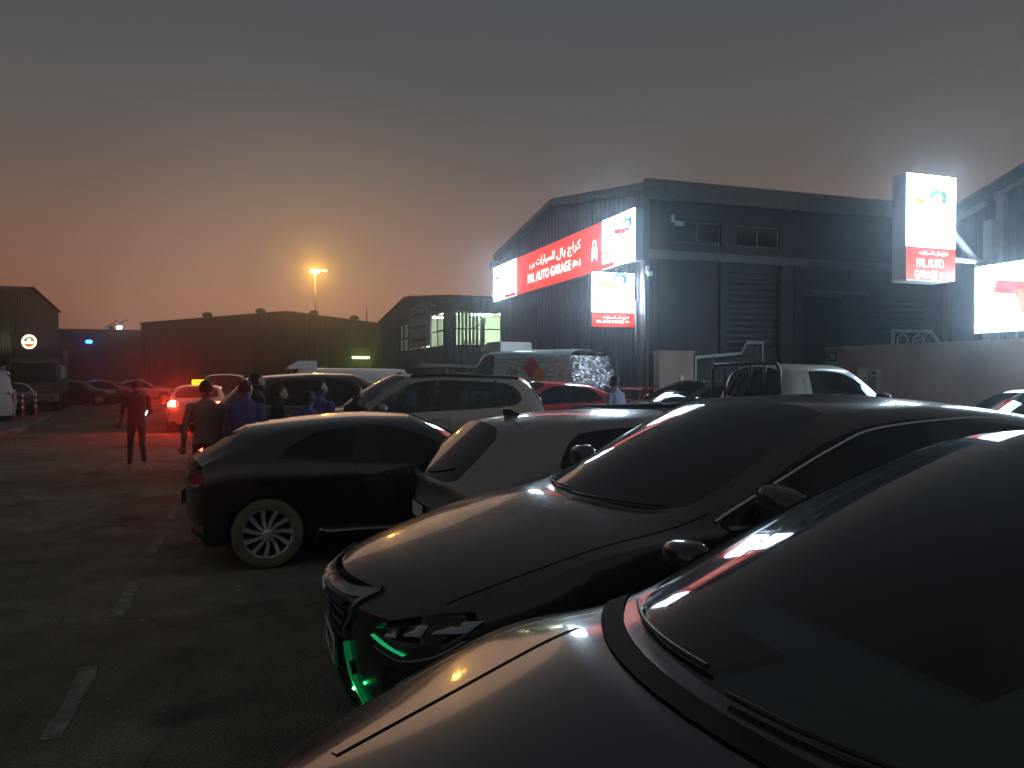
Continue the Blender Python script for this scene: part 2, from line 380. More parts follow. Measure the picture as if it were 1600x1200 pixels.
        for sg in (1, -1):
            for i in range(n - 1):
                for j in range(J - 1):
                    q = [V[i, j, sg], V[i + 1, j, sg], V[i + 1, j + 1, sg], V[i, j + 1, sg]]
                    if sg < 0: q.reverse()
                    f = bm.faces.new(q)
                    k = 0
                    if j == 0: k = 5
                    elif j == 1 and P.get('lower_trim', True): k = 5
                    elif 4 <= i <= 5 and j >= 8: k = 1
                    elif 4 <= i <= 8 and j in (5, 6):
                        k = 2
                        if i == 7: k = 4
                        if i == 8 and not rear_q: k = 0
                    elif i == 10 and j >= 8 and P.get('rear_glass', True): k = 3
                    f.material_index = k
        for (i, dx) in ((0, -1), (n - 1, 1)):    # caps with a bulged centre column
            mids = []
            for j in range(J):
                if j in (0, 10): mids.append(V[i, j, 1]); continue
                d, y, z = st[i][j]
                base = 0.0 if i == 0 else L
                mids.append(bm.verts.new((s.X(base + (.06 if i == 0 else -.05) * (j < 3)), 0, z)))
            for j in range(J - 1):
                for sg in (1, -1):
                    a, b = V[i, j, sg], V[i, j + 1, sg]; c, e = mids[j + 1], mids[j]
                    q = []
                    for v in (a, b, c, e):
                        if v not in q: q.append(v)
                    if len(q) < 3: continue
                    if (sg > 0) == (i != 0): q.reverse()
                    try: f = bm.faces.new(q); f.material_index = 5 if j == 0 else 0
                    except ValueError: pass
        def crease(i0, j0, i1, j1, c):
            for sg in (1, -1):
                e = bm.edges.get((V[i0, j0, sg], V[i1, j1, sg]))
                if e: e[cr] = c
        for i in range(4, 9): crease(i, 5, i + 1, 5, .55); crease(i, 7, i + 1, 7, .5)
        for i in range(1, n - 2): crease(i, 2, i + 1, 2, .35)
        for i in range(0, 4): crease(i, 5, i + 1, 5, P.get('hoodcr', .25))
        for i in range(n - 4, n - 1): crease(i, 5, i + 1, 5, .15)
        for i in (4, 5): crease(i, 8, i + 1, 8, .7)
        for j in (8, 9): crease(4, j, 4, j + 1, .85); crease(6, j, 6, j + 1, .45); crease(10, j, 10, j + 1, .6); crease(11, j, 11, j + 1, .4); crease(12, j, 12, j + 1, P.get('tailcr', .3)); crease(1, j, 1, j + 1, .3)
        for j in (5, 6): crease(9, j, 9, j + 1, .8); crease(4, j, 4, j + 1, .6)
        crease(10, 8, 11, 8, .6)
        bmesh.ops.recalc_face_normals(bm, faces=bm.faces[:])
        me = bpy.data.meshes.new('cage'); bm.to_mesh(me); bm.free()
        for m in bmats: me.materials.append(m)
        tmp = bpy.data.objects.new('cage', me); COL.objects.link(tmp)
        md = tmp.modifiers.new('s', 'SUBSURF'); md.levels = level; md.render_levels = level
        bpy.context.view_layer.update()
        ev = bpy.data.meshes.new_from_object(tmp.evaluated_get(bpy.context.evaluated_depsgraph_get()))
        bpy.data.objects.remove(tmp); bpy.data.meshes.remove(me)
        vs = [v.co.copy() for v in ev.vertices]; fs_ = [tuple(p.vertices) for p in ev.polygons]; mi = [p.material_index for p in ev.polygons]
        bpy.data.meshes.remove(ev)
        s.bvh = BVHTree.FromPolygons(vs, fs_)
        # wheel arches
        Ra = P['R'] * P.get('arch', 1.13); zc_ = P['R']
        s.Ra = Ra
        keep = []
        snap = set()
        for f, k in zip(fs_, mi):
            drop = False
            if min(abs(vs[i].y) for i in f) > .55 * w:
                for dw in (P['fw'], P['rw']):
                    rr = [math.hypot(vs[i].x - s.X(dw), vs[i].z - zc_) for i in f]
                    if max(rr) < Ra: drop = True
                    elif min(rr) < Ra:
                        c = sum(rr) / len(rr)
                        if c < Ra * .985: drop = True
                        else:
                            for i, r in zip(f, rr):
                                if r < Ra * 1.02: snap.add((i, dw))
            if not drop: keep.append((f, k))
        for i, dw in snap:
            v = vs[i]; dx, dz = v.x - s.X(dw), v.z - zc_; r = math.hypot(dx, dz) or 1e-6
            v.x = s.X(dw) + dx / r * Ra; v.z = zc_ + dz / r * Ra
        # split into parts
        def part(name, faces, m):
            idx = {}; pv = []; pf = []
            for f in faces:
                q = []
                for i in f:
                    if i not in idx: idx[i] = len(pv); pv.append(vs[i])
                    q.append(idx[i])
                pf.append(tuple(q))
            return mesh_obj(name, pv, pf, m, s.root, True)
        bodyf = [f for f, k in keep if k == 0]; s.body = part('body', bodyf, s.paint)
        low = [f for f, k in keep if k == 5]; part('lower_trim', low, bmats[5])
        pil = [f for f, k in keep if k == 4]
        for sg in (1, -1): part('door_pillar', [f for f in pil if vs[f[0]].y * sg > 0], bmats[4])
        for k, nm in ((1, 'windshield'), (3, 'rear_window')):
            q = [f for f, kk in keep if kk == k]
            if q: setattr(s, nm, part(nm, q, bmats[k]))
        sd = [f for f, kk in keep if kk == 2]
        for sg in (1, -1):
            q = [f for f in sd if sum(vs[i].y for i in f) * sg > 0]
            xb = s.X(dB)
            for fr in (1, -1):
                qq = [f for f in q if (sum(vs[i].x for i in f) / len(f) - xb) * fr > 0]
                if qq: part('side_window', qq, bmats[2])
        # liners
        for dw in (P['fw'], P['rw']):
            for sg in (1, -1):
                b = MB(); pr = []
                N = 20
                for k in range(N + 1):
                    a = math.pi * (-.12 + 1.24 * k / N)
                    for y in (.985 * w - .035, .50 * w): pr.append((s.X(dw) + Ra * 1.004 * math.cos(a), sg * y, zc_ + Ra * 1.004 * math.sin(a)))
                b.add(pr, [(2 * k, 2 * k + 1, 2 * k + 3, 2 * k + 2) for k in range(N)])
                b.add([p for p in pr[1::2]], [tuple(range(N + 1))])
                b.build('arch_liner', M['under'], s.root)
    def add_wheels(s):
        P = s.P; tm, rm, dm = wheel_meshes(P['R'], P.get('tw', .215), P.get('spokes', 10), P.get('wstyle', 'star'), P.get('dusty', False))
        for dw in (P['fw'], P['rw']):
            for sg in (1, -1):
                o = bpy.data.objects.new('wheel', tm); COL.objects.link(o); o.parent = s.root
                o.location = (s.X(dw), sg * (s.w - P.get('tw', .215) / 2 - .015), P['R'])
                if sg < 0: o.rotation_euler = (0, 0, math.pi)
                for nm, me in (('rim', rm), ('brake_disc', dm)):
                    c = bpy.data.objects.new(nm, me); COL.objects.link(c); c.parent = o
    # --- things laid on the body surface
    def cast(s, a, b, axis):
        if axis == 'left': o, d = Vector((s.X(a), 3, b)), Vector((0, -1, 0))
        elif axis == 'right': o, d = Vector((s.X(a), -3, b)), Vector((0, 1, 0))
        elif axis == 'front': o, d = Vector((s.L / 2 + 1, a, b)), Vector((-1, 0, 0))
        elif axis == 'rear': o, d = Vector((-s.L / 2 - 1, a, b)), Vector((1, 0, 0))
        else: o, d = Vector((s.X(a), b, 5)), Vector((0, 0, -1))
        h = s.bvh.ray_cast(o, d)
        if h[0] is None: return None
        n = h[1]
        if n.dot(d) > 0: n = -n
        return h[0], n
    def lay(s, name, vf, axis, m, off=.004, skirt=.02, parent=None, res=.05, jit=0.0, smooth=True, deep=None):
        vs, fs = vf
        bm = bmesh.new(); vv = [bm.verts.new((a, b, 0)) for a, b in vs]
        for f in fs:
            try: bm.faces.new([vv[i] for i in f])
            except ValueError: pass
        if res:
            for ax in (0, 1):
                lo = min(v[ax] for v in vs); hi = max(v[ax] for v in vs)
                k = 1
                while lo + k * res < hi:
                    n = [0, 0, 0]; n[ax] = 1; c = [0, 0, 0]; c[ax] = lo + k * res
                    bmesh.ops.bisect_plane(bm, geom=bm.verts[:] + bm.edges[:] + bm.faces[:], plane_co=c, plane_no=n); k += 1
        bm.normal_update()
        ok = {}; skirtv = {}
        deep = deep or {'front': .8, 'rear': .42}.get(axis, 99)
        for v in bm.verts:
            h = s.cast(v.co.x, v.co.y, axis)
            if h and axis in ('front', 'rear') and s.L / 2 - abs(h[0].x) > deep: h = None
            if h:
                j = jit * (noise.noise(Vector((v.co.x * 9, v.co.y * 9, 3))) + .6 * noise.noise(Vector((v.co.x * 23, v.co.y * 21, 9)))) if jit else 0
                ok[v] = h[0] + h[1] * (off + abs(j) * 1.0 + j * .3); skirtv[v] = h[0] - h[1] * skirt
        pv = []; idx = {}; pf = []
        for f in bm.faces:
            if all(v in ok for v in f.verts):
                q = []
                for v in f.verts:
                    if v not in idx: idx[v] = len(pv); pv.append(ok[v])
                    q.append(idx[v])
                pf.append(tuple(q))
        if skirt:
            sk = {}
            for e in bm.edges:
                lf = [f for f in e.link_faces if all(v in ok for v in f.verts)]
                if len(lf) == 1 and all(v in ok for v in e.verts):
                    a, b = e.verts
                    for v in (a, b):
                        if v not in sk: sk[v] = len(pv); pv.append(skirtv[v])
                    pf.append((idx[a], idx[b], sk[b], sk[a]))
        bm.free()
        if not pf: return None
        return mesh_obj(name, pv, pf, m, parent or s.root, smooth)
    def poly(s, name, pts, axis, m, **k):
        return s.lay(name, (pts, [tuple(range(len(pts)))]), axis, m, **k)
    def line(s, name, pts, axis, m, wd=.007, off=.0015, smooth=True, **k):
        if smooth: pts = smooth_pts(pts, 5)
        return s.lay(name, stroke(pts, wd), axis, m, off=off, skirt=k.pop('skirt', 0), res=k.pop('res', 0.06), **k)
    def both(s, fn, *a, **k):
        for ax in ('left', 'right'): getattr(s, fn)(a[0], a[1], ax, *a[2:], **k)
    def mirrors(s, d=None, z=None, m=None, size=1.0):
        P = s.P; d = d or P['dc'] + P.get('sw', .28) + .28; z = z or P['zbf'] + .10
        h = s.cast(d, P['zbf'] + .03, 'left')
        y0 = h[0].y if h else s.w * .93
        for sg in (1, -1):
            b = MB(); bm = bmesh.new(); bmesh.ops.create_cube(bm, size=1)
            bmesh.ops.subdivide_edges(bm, edges=bm.edges[:], cuts=3, use_grid_fill=True)
            for v in bm.verts:
                c = v.co * 2; r = (abs(c.x) ** 3.2 + abs(c.y) ** 3.2 + abs(c.z) ** 3.2) ** (1 / 3.2)
                c = c / r
                x = c.x * .075 * (1 if c.x > 0 else .55); tp = 1 - .22 * (c.y * .5 + .5)
                v.co = Vector((s.X(d) + x + .02, sg * (y0 + .115 + c.y * .125 * size), z + c.z * .085 * tp * size))
            bm.verts.index_update()
            b.add([v.co for v in bm.verts], [[v.index for v in f.verts] for f in bm.faces]); bm.free()
            b.tube([(s.X(d) + .03, sg * (y0 - .03), z - .075), (s.X(d) + .03, sg * (y0 + .05), z - .06)], [.035, .028], 8)
            o = b.build('mirror', m or s.paint, s.root, True)
            MB().prism([(sg * (y0 + .115) + q * .1 * size, z + r_ * .06 * size) for q, r_ in ((-1, -.8), (.8, -.8), (1, 0), (.8, .8), (-1, .9))], 'x', s.X(d) - .024, s.X(d) - .018).build('mirror_glass', M['chrome'], o)
    def doors(s, cuts, zlow=None, handles=(), seamw=.008):
        P = s.P; zl = zlow or P.get('gc', .2) + .14
        for ax in ('left', 'right'):
            for pts in cuts: s.line('door_seam', pts, ax, M['seam'], wd=seamw, smooth=True)
            for d, z in handles:
                hh = s.cast(d, z, ax)
                if not hh: continue
                sg = 1 if ax == 'left' else -1
                MB().box(s.X(d) - .10, s.X(d) + .10, hh[0].y + sg * .012 - .012, hh[0].y + sg * .012 + .012, z - .014, z + .014, .008).build('door_handle', s.paint, s.root, True)
    def plate(s, end, z, text, m='plate', wd=.36, hg=.11, y=0.0, tilt=0.0):
        h = s.cast(y, z, end); x = h[0].x; sg = 1 if end == 'front' else -1
        x = max(s.cast(y + q, z, end)[0].x * sg for q in (-.15, 0, .15)) * sg + sg * .01
        o = MB().box(x, x + sg * .012, y - wd / 2 - .012, y + wd / 2 + .012, z - hg / 2 - .012, z + hg / 2 + .012).build('plate_holder', M['black_trim'], s.root)
        MB().box(x + sg * .012, x + sg * .016, y - wd / 2, y + wd / 2, z - hg / 2, z + hg / 2).build('license_plate', M[m], o)
        if not text: return
        vs, fs = text2d(text, hg * .62, wd * .82, bold=.02)
        mesh_obj('plate_lettering', [(x + sg * .0175, y + a * (1 if sg > 0 else -1), z + b) for a, b in vs], fs, M['ink'], o)
    def wipers(s):
        P = s.P
        for y0, y1, up in ((.08, .62, .32), (-.55, -.02, .3)):
            pts = []
            for k in range(9):
                t = k / 8; y = (y0 + (y1 - y0) * t) * s.w / .9; d = P['dc'] + .035 + .03 * t + P.get('sw', .28) * .82 * (y / (.81 * s.w)) ** 2
                h = s.cast(d, y, 'top')
                if h: pts.append(h[0] + h[1] * .014)
            if len(pts) > 2: MB().tube(pts, .006, 6).build('wiper', M['black_trim'], s.root)
    def cabin(s, dash=True, wheel_left=True, seats=True):
        P = s.P; w = s.w; zc = P['zc']; dc = P['dc']
        root = s.root
        if seats:
            for d, rows in ((P['dB'] - .15, 2), (min(P['dB'] + .75, P['dC'] - .1), 2)):
                for sg in (1, -1):
                    y = sg * w * .42; x = s.X(d)
                    b = MB().box(x - .12, x + .45, y - .25, y + .25, P.get('gc', .2) + .2, P.get('gc', .2) + .38, .05)
                    b.box(x - .22, x - .06, y - .24, y + .24, P.get('gc', .2) + .36, P['zbf'] + .05, .06)
                    b.box(x - .2, x - .1, y - .13, y + .13, P['zbf'] + .09, P['zbf'] + .27, .04)
                    b.tube([(x - .15, y - .06, P['zbf']), (x - .15, y - .06, P['zbf'] + .12)], .008, 6).tube([(x - .15, y + .06, P['zbf']), (x - .15, y + .06, P['zbf'] + .12)], .008, 6)
                    b.build('seat', M['seat'], root, True)
        if dash:
            b = MB(); N = 14; rows = []
            for k in range(N + 1):
                y = (-1 + 2 * k / N) * w * .86; sw = P.get('sw', .28) * (abs(y) / w) ** 2
                rows.append([(s.X(dc + .13 + sw), y, zc - .07), (s.X(dc + .34 + sw * .8), y, zc - .055), (s.X(dc + .62 + sw * .4), y, zc - .035), (s.X(dc + .76 + sw * .2), y, zc - .07), (s.X(dc + .74), y, zc - .35)])
            vs = [p for r_ in rows for p in r_]; fs = [(k * 5 + i, k * 5 + i + 1, (k + 1) * 5 + i + 1, (k + 1) * 5 + i) for k in range(N) for i in range(4)]
            mesh_obj('dashboard', vs, fs, M['dash'], root, True)
            sg = 1 if wheel_left else -1; y = sg * w * .42; x = s.X(dc + .66)
            b = MB().prism([(x + .16, zc - .06), (x + .12, zc + .02), (x - .04, zc + .045), (x - .1, zc + .02), (x - .1, zc - .08)], 'y', y - .2, y + .2)
            b.build('instrument_hood', M['dash'], root)
            b = MB(); c = Vector((x - .26, y, zc - .06))
            ring = [c + Vector((math.sin(a) * .19 * .42, math.cos(a) * .19, math.sin(a) * .19 * .9)) for a in [2 * math.pi * k / 28 for k in range(29)]]
            b.tube(ring, .016, 8, False)
            for a in (0.2, math.pi - .2, -math.pi / 2): b.tube([c, c + Vector((math.sin(a) * .08, math.cos(a) * .19, math.sin(a) * .17))], .014, 6)
            b.build('steering_wheel', M['interior'], root, True)
        MB().box(s.X(P['dC'] + .1), s.X(dc + .5), -w * .8, w * .8, P.get('gc', .2) + .06, P.get('gc', .2) + .1).build('cabin_floor', M['interior'], root)

# ------------------------------------------------------------------ the vehicles in the yard
RIGHT, LEFT, AWAY = TH, TH + math.pi, TH + math.pi / 2
PAINT = {
 'black': mat('paint_black', (.004, .004, .005), .14, .1, coat=1, dust=.035),
 'graphite': mat('paint_graphite', (.032, .032, .034), .26, .5, coat=.9, dust=.40, noise_amt=.15, scale=2),
 'navy': mat('paint_navy', (.009, .012, .024), .22, .3, coat=1, dust=.10, noise_amt=.15, scale=2),
 'silver': mat('paint_silver', (.33, .305, .295), .33, .5, coat=.7, dust=.35, noise_amt=.12, scale=3),
 'champagne': mat('paint_champagne', (.42, .37, .33), .33, .5, coat=.7, dust=.35, noise_amt=.12, scale=3),
 'red': mat('paint_red', (.42, .012, .015), .2, .1, coat=1, dust=.08),
 'white': M['white_paint'],
 'teal': mat('paint_teal', (.50, .68, .70), .4, 0, coat=.3, noise_amt=.25, scale=2.5, dust=.3),
 'dark': mat('paint_dark', (.018, .018, .02), .25, .3, coat=.8, dust=.2),
 'taxi': mat('paint_taxi', (.55, .47, .36), .3, .2, coat=.8, dust=.2),
}

# 1. black three-door hatchback, tail to the street
P = dict(L=4.26, W=1.81, H=1.41, gc=.17, fw=.86, rw=3.44, R=.325, zn=.72, zc=.95, dc=1.12, dh=1.95, dr=3.62, zr=1.31, db=4.10, zb2=.98, zt=.93, zbf=.90, zbr=1.03,
         dB=2.50, dC=3.42, lean=.42, wr=.70, sw=.3, spokes=11, wstyle='blade', dusty=True, tw=.23, arch=1.10, rs=.30, roofmid=2.5, crown=.05, bw=.96)
c = Car('hatchback', 'black three-door hatchback parked tail to the street, with dusty multi-spoke silver wheels', 'car', 1.485, 8.32, RIGHT, P, PAINT['black'])
c.mirrors(); c.wipers()
c.doors([[(1.42, .88), (1.38, .6), (1.42, .32)], [(2.62, .96), (2.66, .6), (2.55, .30)], [(1.42, .30), (2.0, .27), (2.55, .30)]], handles=[(2.42, .84)])
for sg, ax in ((1, 'left'), (-1, 'right')):
    c.poly('tail_light', [(sg * .46, .80), (sg * .48, .88), (sg * .70, .90), (sg * .84, .86), (sg * .84, .79), (sg * .66, .76)], 'rear', M['lamp_red'], off=.008)
    c.poly('headlight', [(sg * .42, .60), (sg * .46, .68), (sg * .80, .74), (sg * .86, .66), (sg * .8, .60)], 'front', M['lamp_clear'], off=.006)
    c.poly('reflector', [(sg * .58, .36), (sg * .60, .41), (sg * .80, .42), (sg * .80, .37)], 'rear', M['lamp_red'], off=.006)
    c.poly('side_moulding', [(1.65, .315), (1.65, .36), (2.95, .365), (2.98, .34), (2.9, .315)], ax, M['satin'], off=.012)
    c.line('window_trim', [(1.55, .90), (2.2, .935), (2.9, .985), (3.35, 1.03)], ax, M['black_trim'], wd=.02, off=.004)
    MB().box(c.X(3.02), c.X(2.99), sg * (c.w - .20), sg * (c.w - .015), .20, .31).build('mud_flap', M['rubber'], c.root)
c.poly('bumper_lip', [(-.72, .22), (-.72, .30), (.72, .30), (.72, .22)], 'rear', M['black_trim'], off=.006)
c.line('tailgate_seam', [(-.78, .78), (-.6, .70), (0, .68), (.6, .70), (.78, .78)], 'rear', M['seam'])
c.poly('grille', [(-.4, .60), (-.4, .66), (.4, .66), (.4, .60)], 'front', M['gloss_black'])
c.plate('rear', .60, '')

# 2. grey luxury SUV, nose to the street
P = dict(L=4.89, W=1.895, H=1.69, gc=.2, fw=.98, rw=3.77, R=.375, zn=.925, zc=1.15, dc=1.24, dh=2.28, dr=4.05, zr=1.58, db=4.66, zb2=1.18, zt=1.10, zbf=1.125, zbr=1.27,
         dB=2.98, dC=4.05, lean=.25, wr=.69, sw=.34, spokes=10, tw=.235, fs=.5, rs=.34, crown=.042, shl=.12, hoodcr=.55, sill=.13)
c = Car('luxury_suv', 'dark grey SUV with dusty hood, hourglass grille and glowing green reflections at its nose', 'suv', 2.74, 3.70, LEFT, P, PAINT['graphite'], 'tint', windm='tint_dusty')
c.mirrors(z=1.25, size=1.05); c.wipers()
c.doors([[(1.60, 1.08), (1.56, .7), (1.62, .40)], [(2.98, 1.16), (3.0, .7), (2.94, .38)], [(4.0, 1.15), (3.75, .86), (3.5, .62), (3.4, .38)], [(1.70, .38), (2.5, .34), (3.4, .38)]], handles=[(2.78, 1.02), (3.78, 1.06)])
gril = [(-.38, .885), (-.43, .85), (-.25, .68), (-.31, .50), (-.48, .30), (.48, .30), (.31, .50), (.25, .68), (.43, .85), (.38, .885)]
gr = c.poly('grille', gril, 'front', M['gloss_black'], off=.006)
for k in range(10):
    z = .335 + k * .053; hw = .47 if z < .34 else (.47 - (z - .33) * 1.0 if z < .5 else .30 - (z - .5) * .3 if z < .68 else .24 + (z - .68) * .5)
    c.line('grille_slat', [(-hw, z - .004), (0, z - .004), (hw, z - .004)], 'front', M['satin'] if k in (8, 9) else M['alloy_dark'], wd=.020, off=.020, skirt=.015, parent=gr)
for sg, ax in ((1, 'left'), (-1, 'right')):
    c.line('grille_surround', [(.085, sg * .0), (.095, sg * .15), (.135, sg * .30), (.215, sg * .44)], 'top', M['satin'], wd=.045, off=.010, skirt=.02)
    c.line('grille_surround', [(sg * .45, .885), (sg * .40, .82), (sg * .255, .68), (sg * .335, .50)], 'front', M['satin'], wd=.024, off=.016, skirt=.02, smooth=False)
    hl = c.poly('headlight', [(sg * .50, .74), (sg * .60, .80), (sg * .76, .855), (sg * .83, .87), (sg * .86, .83), (sg * .82, .76), (sg * .66, .70)], 'front', M['lamp_clear'] if 0 else M['gloss_black'], off=.008)
    c.line('light_strip', [(sg * .54, .69), (sg * .68, .67), (sg * .80, .71), (sg * .85, .78)], 'front', M['alloy_dark'], wd=.012, off=.016, skirt=.01, parent=hl)
    for q in range(3):
        c.poly('headlight_lens', [(sg * (.60 + q * .09), .74 + q * .025), (sg * (.62 + q * .09), .785 + q * .025), (sg * (.675 + q * .09), .795 + q * .025), (sg * (.665 + q * .09), .75 + q * .025)], 'front', M['lamp_clear'], off=.014, parent=hl)
    fl = c.poly('fog_light_recess', [(sg * .56, .40), (sg * .60, .62), (sg * .80, .64), (sg * .84, .50), (sg * .74, .40)], 'front', M['black_trim'], off=.006)
    c.line('window_trim', [(1.66, 1.135), (2.6, 1.165), (3.4, 1.20), (4.02, 1.255)], ax, M['satin'], wd=.014, off=.006)
    c.line('window_trim', [(1.62, 1.16), (1.95, 1.31), (2.3, 1.455), (2.6, 1.54), (3.2, 1.575), (3.7, 1.53), (3.95, 1.43)], ax, M['chrome'], wd=.008, off=.008)
    c.poly('tail_light', [(sg * .40, .98), (sg * .42, 1.06), (sg * .86, 1.08), (sg * .9, .96)], 'rear', M['lamp_red'], off=.008)
    c.line('hood_seam', [(.45, sg * .74), (.9, sg * .80), (1.4, sg * .80), (1.62, sg * .80)], 'top', M['seam'], wd=.008)
GREEN = emit('green_glint', (.03, 1.0, .35), .2)  # glow colour for the green line reflected at the headlight
glint = c.line('green_glint_strip', [(.285, .63), (.335, .50), (.385, .42), (.42, .34)], 'front', emit('green_strip_glow', (.02, .55, .16), .08), wd=.017, off=.024, skirt=.02, smooth=False)  # green reflection on the chrome strip, put in as a faint glow
for (y, z) in ((.365, .45),):
    h = c.cast(y, z, 'front'); MB().ell(h[0] + Vector((.03, 0, 0)), (.006, .006, .006), 10, 8).build('green_glint', emit('green_glint_point', (.04, 1, .25), 70), glint)  # glowing point added to throw green on the chrome strip
h = c.cast(.62, .765, 'front')
c.line('green_headlight_glint', [(.52, .728), (.60, .706), (.70, .690)], 'front', GREEN, wd=.0035, off=.019, skirt=.005)  # reflected green line by the headlight, put in as glow
c.plate('front', .56, 'F 99553', wd=.40, hg=.115)
c.poly('skid_plate', [(-.5, .21), (-.56, .28), (.56, .28), (.5, .21)], 'front', M['satin'], off=.012)
bd = Vector((c.L / 2 + .03, 0, .88)); MB().lathe([(.001, 0), (.05, 0), (.055, -.012)], 'y', 24).xf(Matrix.Translation(Vector((c.cast(0, .80, 'front')[0].x + .035, 0, .80))) @ Matrix.Rotation(R(-90), 4, 'Z')).build('emblem', M['chrome'], c.root)

# 3. the nearest car: dark blue, seen over its hood
P = dict(L=4.75, W=1.85, H=1.68, gc=.22, fw=.94, rw=3.64, R=.36, zn=.915, zc=1.13, dc=1.06, dh=2.30, dr=3.85, zr=1.56, db=4.50, zb2=1.16, zt=1.10, zbf=1.08, zbr=1.20,
         dB=2.65, dC=3.85, lean=.25, wr=.70, sw=.36, spokes=10, fs=.46, rs=.34, crown=.075, hoodcr=.35, fen=.02, bow=.05)
c = Car('crossover', 'dark blue crossover nearest the camera, its smooth hood and dim windshield filling the corner', 'car', 2.13, 1.31, LEFT, P, PAINT['navy'], 'tint', windm='clear_dusty')
c.mirrors(z=1.17, size=.8); c.wipers(); c.cabin()
c.doors([[(1.55, 1.0), (1.5, .7), (1.55, .38)], [(2.7, 1.08), (2.72, .7), (2.66, .36)], [(3.8, 1.1), (3.55, .8), (3.3, .55), (3.2, .38)], [(1.55, .36), (2.4, .33), (3.2, .36)]], handles=[(2.5, .92), (3.6, .96)])
for sg, ax in ((1, 'left'), (-1, 'right')):
    c.poly('headlight', [(sg * .46, .64), (sg * .50, .74), (sg * .84, .82), (sg * .88, .74), (sg * .82, .66)], 'front', M['lamp_clear'], off=.006)
    c.line('hood_seam', [(.42, sg * .70), (.62, sg * .75), (.9, sg * .775), (1.24, sg * .79)], 'top', M['seam'], wd=.008)
    c.line('hood_crease', [(.42, sg * .40), (.75, sg * .47), (1.06, sg * .55)], 'top', PAINT['navy'], wd=.05, off=.004, skirt=.0)
    c.line('screen_trim', [(1.32, sg * .78), (1.6, sg * .735), (2.0, sg * .685), (2.42, sg * .655)], 'top', M['gloss_black'], wd=.018, off=.006)
    c.line('drip_rail', [(1.45, 1.15), (1.75, 1.31), (2.1, 1.46), (2.4, 1.545), (2.9, 1.58), (3.5, 1.53)], ax, M['chrome'], wd=.014, off=.006)
    c.poly('tail_light', [(sg * .40, .92), (sg * .42, 1.0), (sg * .84, 1.02), (sg * .88, .9)], 'rear', M['lamp_red'], off=.008)
c.line('cowl_panel', [(1.06 - .035 + .36 * .82 * (y / .75) ** 2 * .92, y) for y in [-.76 + .095 * k for k in range(17)]], 'top', M['under'], wd=.058, off=.006, smooth=False)
c.poly('grille', [(-.42, .48), (-.46, .68), (.46, .68), (.42, .48)], 'front', M['gloss_black'], off=.006)
c.plate('front', .45, '')
MB().box(c.X(1.52), c.X(1.26), -.60, -.28, 1.085, 1.10, .006).build('dash_vent_frame', M['satin'], c.root)

# 4. small silver-grey hatchback
P = dict(L=3.95, W=1.70, H=1.51, gc=.18, fw=.80, rw=3.30, R=.305, zn=.78, zc=1.0, dc=1.02, dh=1.75, dr=3.40, zr=1.43, db=3.86, zb2=.96, zt=.91, zbf=.94, zbr=1.05,
         dB=2.25, dC=3.10, lean=.22, wr=.71, sw=.28, spokes=8, rs=.26, crown=.05, rb_y=.87, rbow=.05)
c = Car('small_hatchback', 'small silver-grey hatchback with dark rear window and fin aerial between black hatchback and SUV', 'car', 3.24, 6.05, RIGHT, P, PAINT['silver'], 'tint')
c.mirrors(); c.wipers()
c.doors([[(1.3, .9), (1.26, .6), (1.3, .34)], [(2.27, .98), (2.29, .6), (2.25, .32)], [(3.05, 1.0), (2.9, .7), (2.8, .36)]], handles=[(2.1, .87), (2.9, .9)])
for sg in (1, -1):
    c.poly('tail_light', [(sg * .58, .62), (sg * .60, .80), (sg * .74, .84), (sg * .76, .64)], 'rear', M['lamp_red'], off=.008)
    c.poly('headlight', [(sg * .40, .64), (sg * .45, .73), (sg * .74, .80), (sg * .80, .70)], 'front', M['lamp_clear'], off=.006)
c.poly('third_brake_light', [(-.16, 1.385), (-.16, 1.41), (.16, 1.41), (.16, 1.385)], 'rear', M['lamp_red'], off=.012)
c.line('roof_seam', [(3.24, -.52), (3.22, 0), (3.24, .52)], 'top', M['seam'], wd=.006)
h = c.cast(3.12, 0, 'top')
MB().prism([(c.X(3.02), h[0].z - .01), (c.X(3.20), h[0].z - .01), (c.X(3.21), h[0].z + .055), (c.X(3.17), h[0].z + .06)], 'y', -.016, .016).build('aerial_fin', M['gloss_black'], c.root)
c.line('rear_wiper', [(0, 1.03), (-.2, 1.05), (-.42, 1.09)], 'rear', M['black_trim'], wd=.016, off=.012, skirt=.008)
c.plate('rear', .72, '')

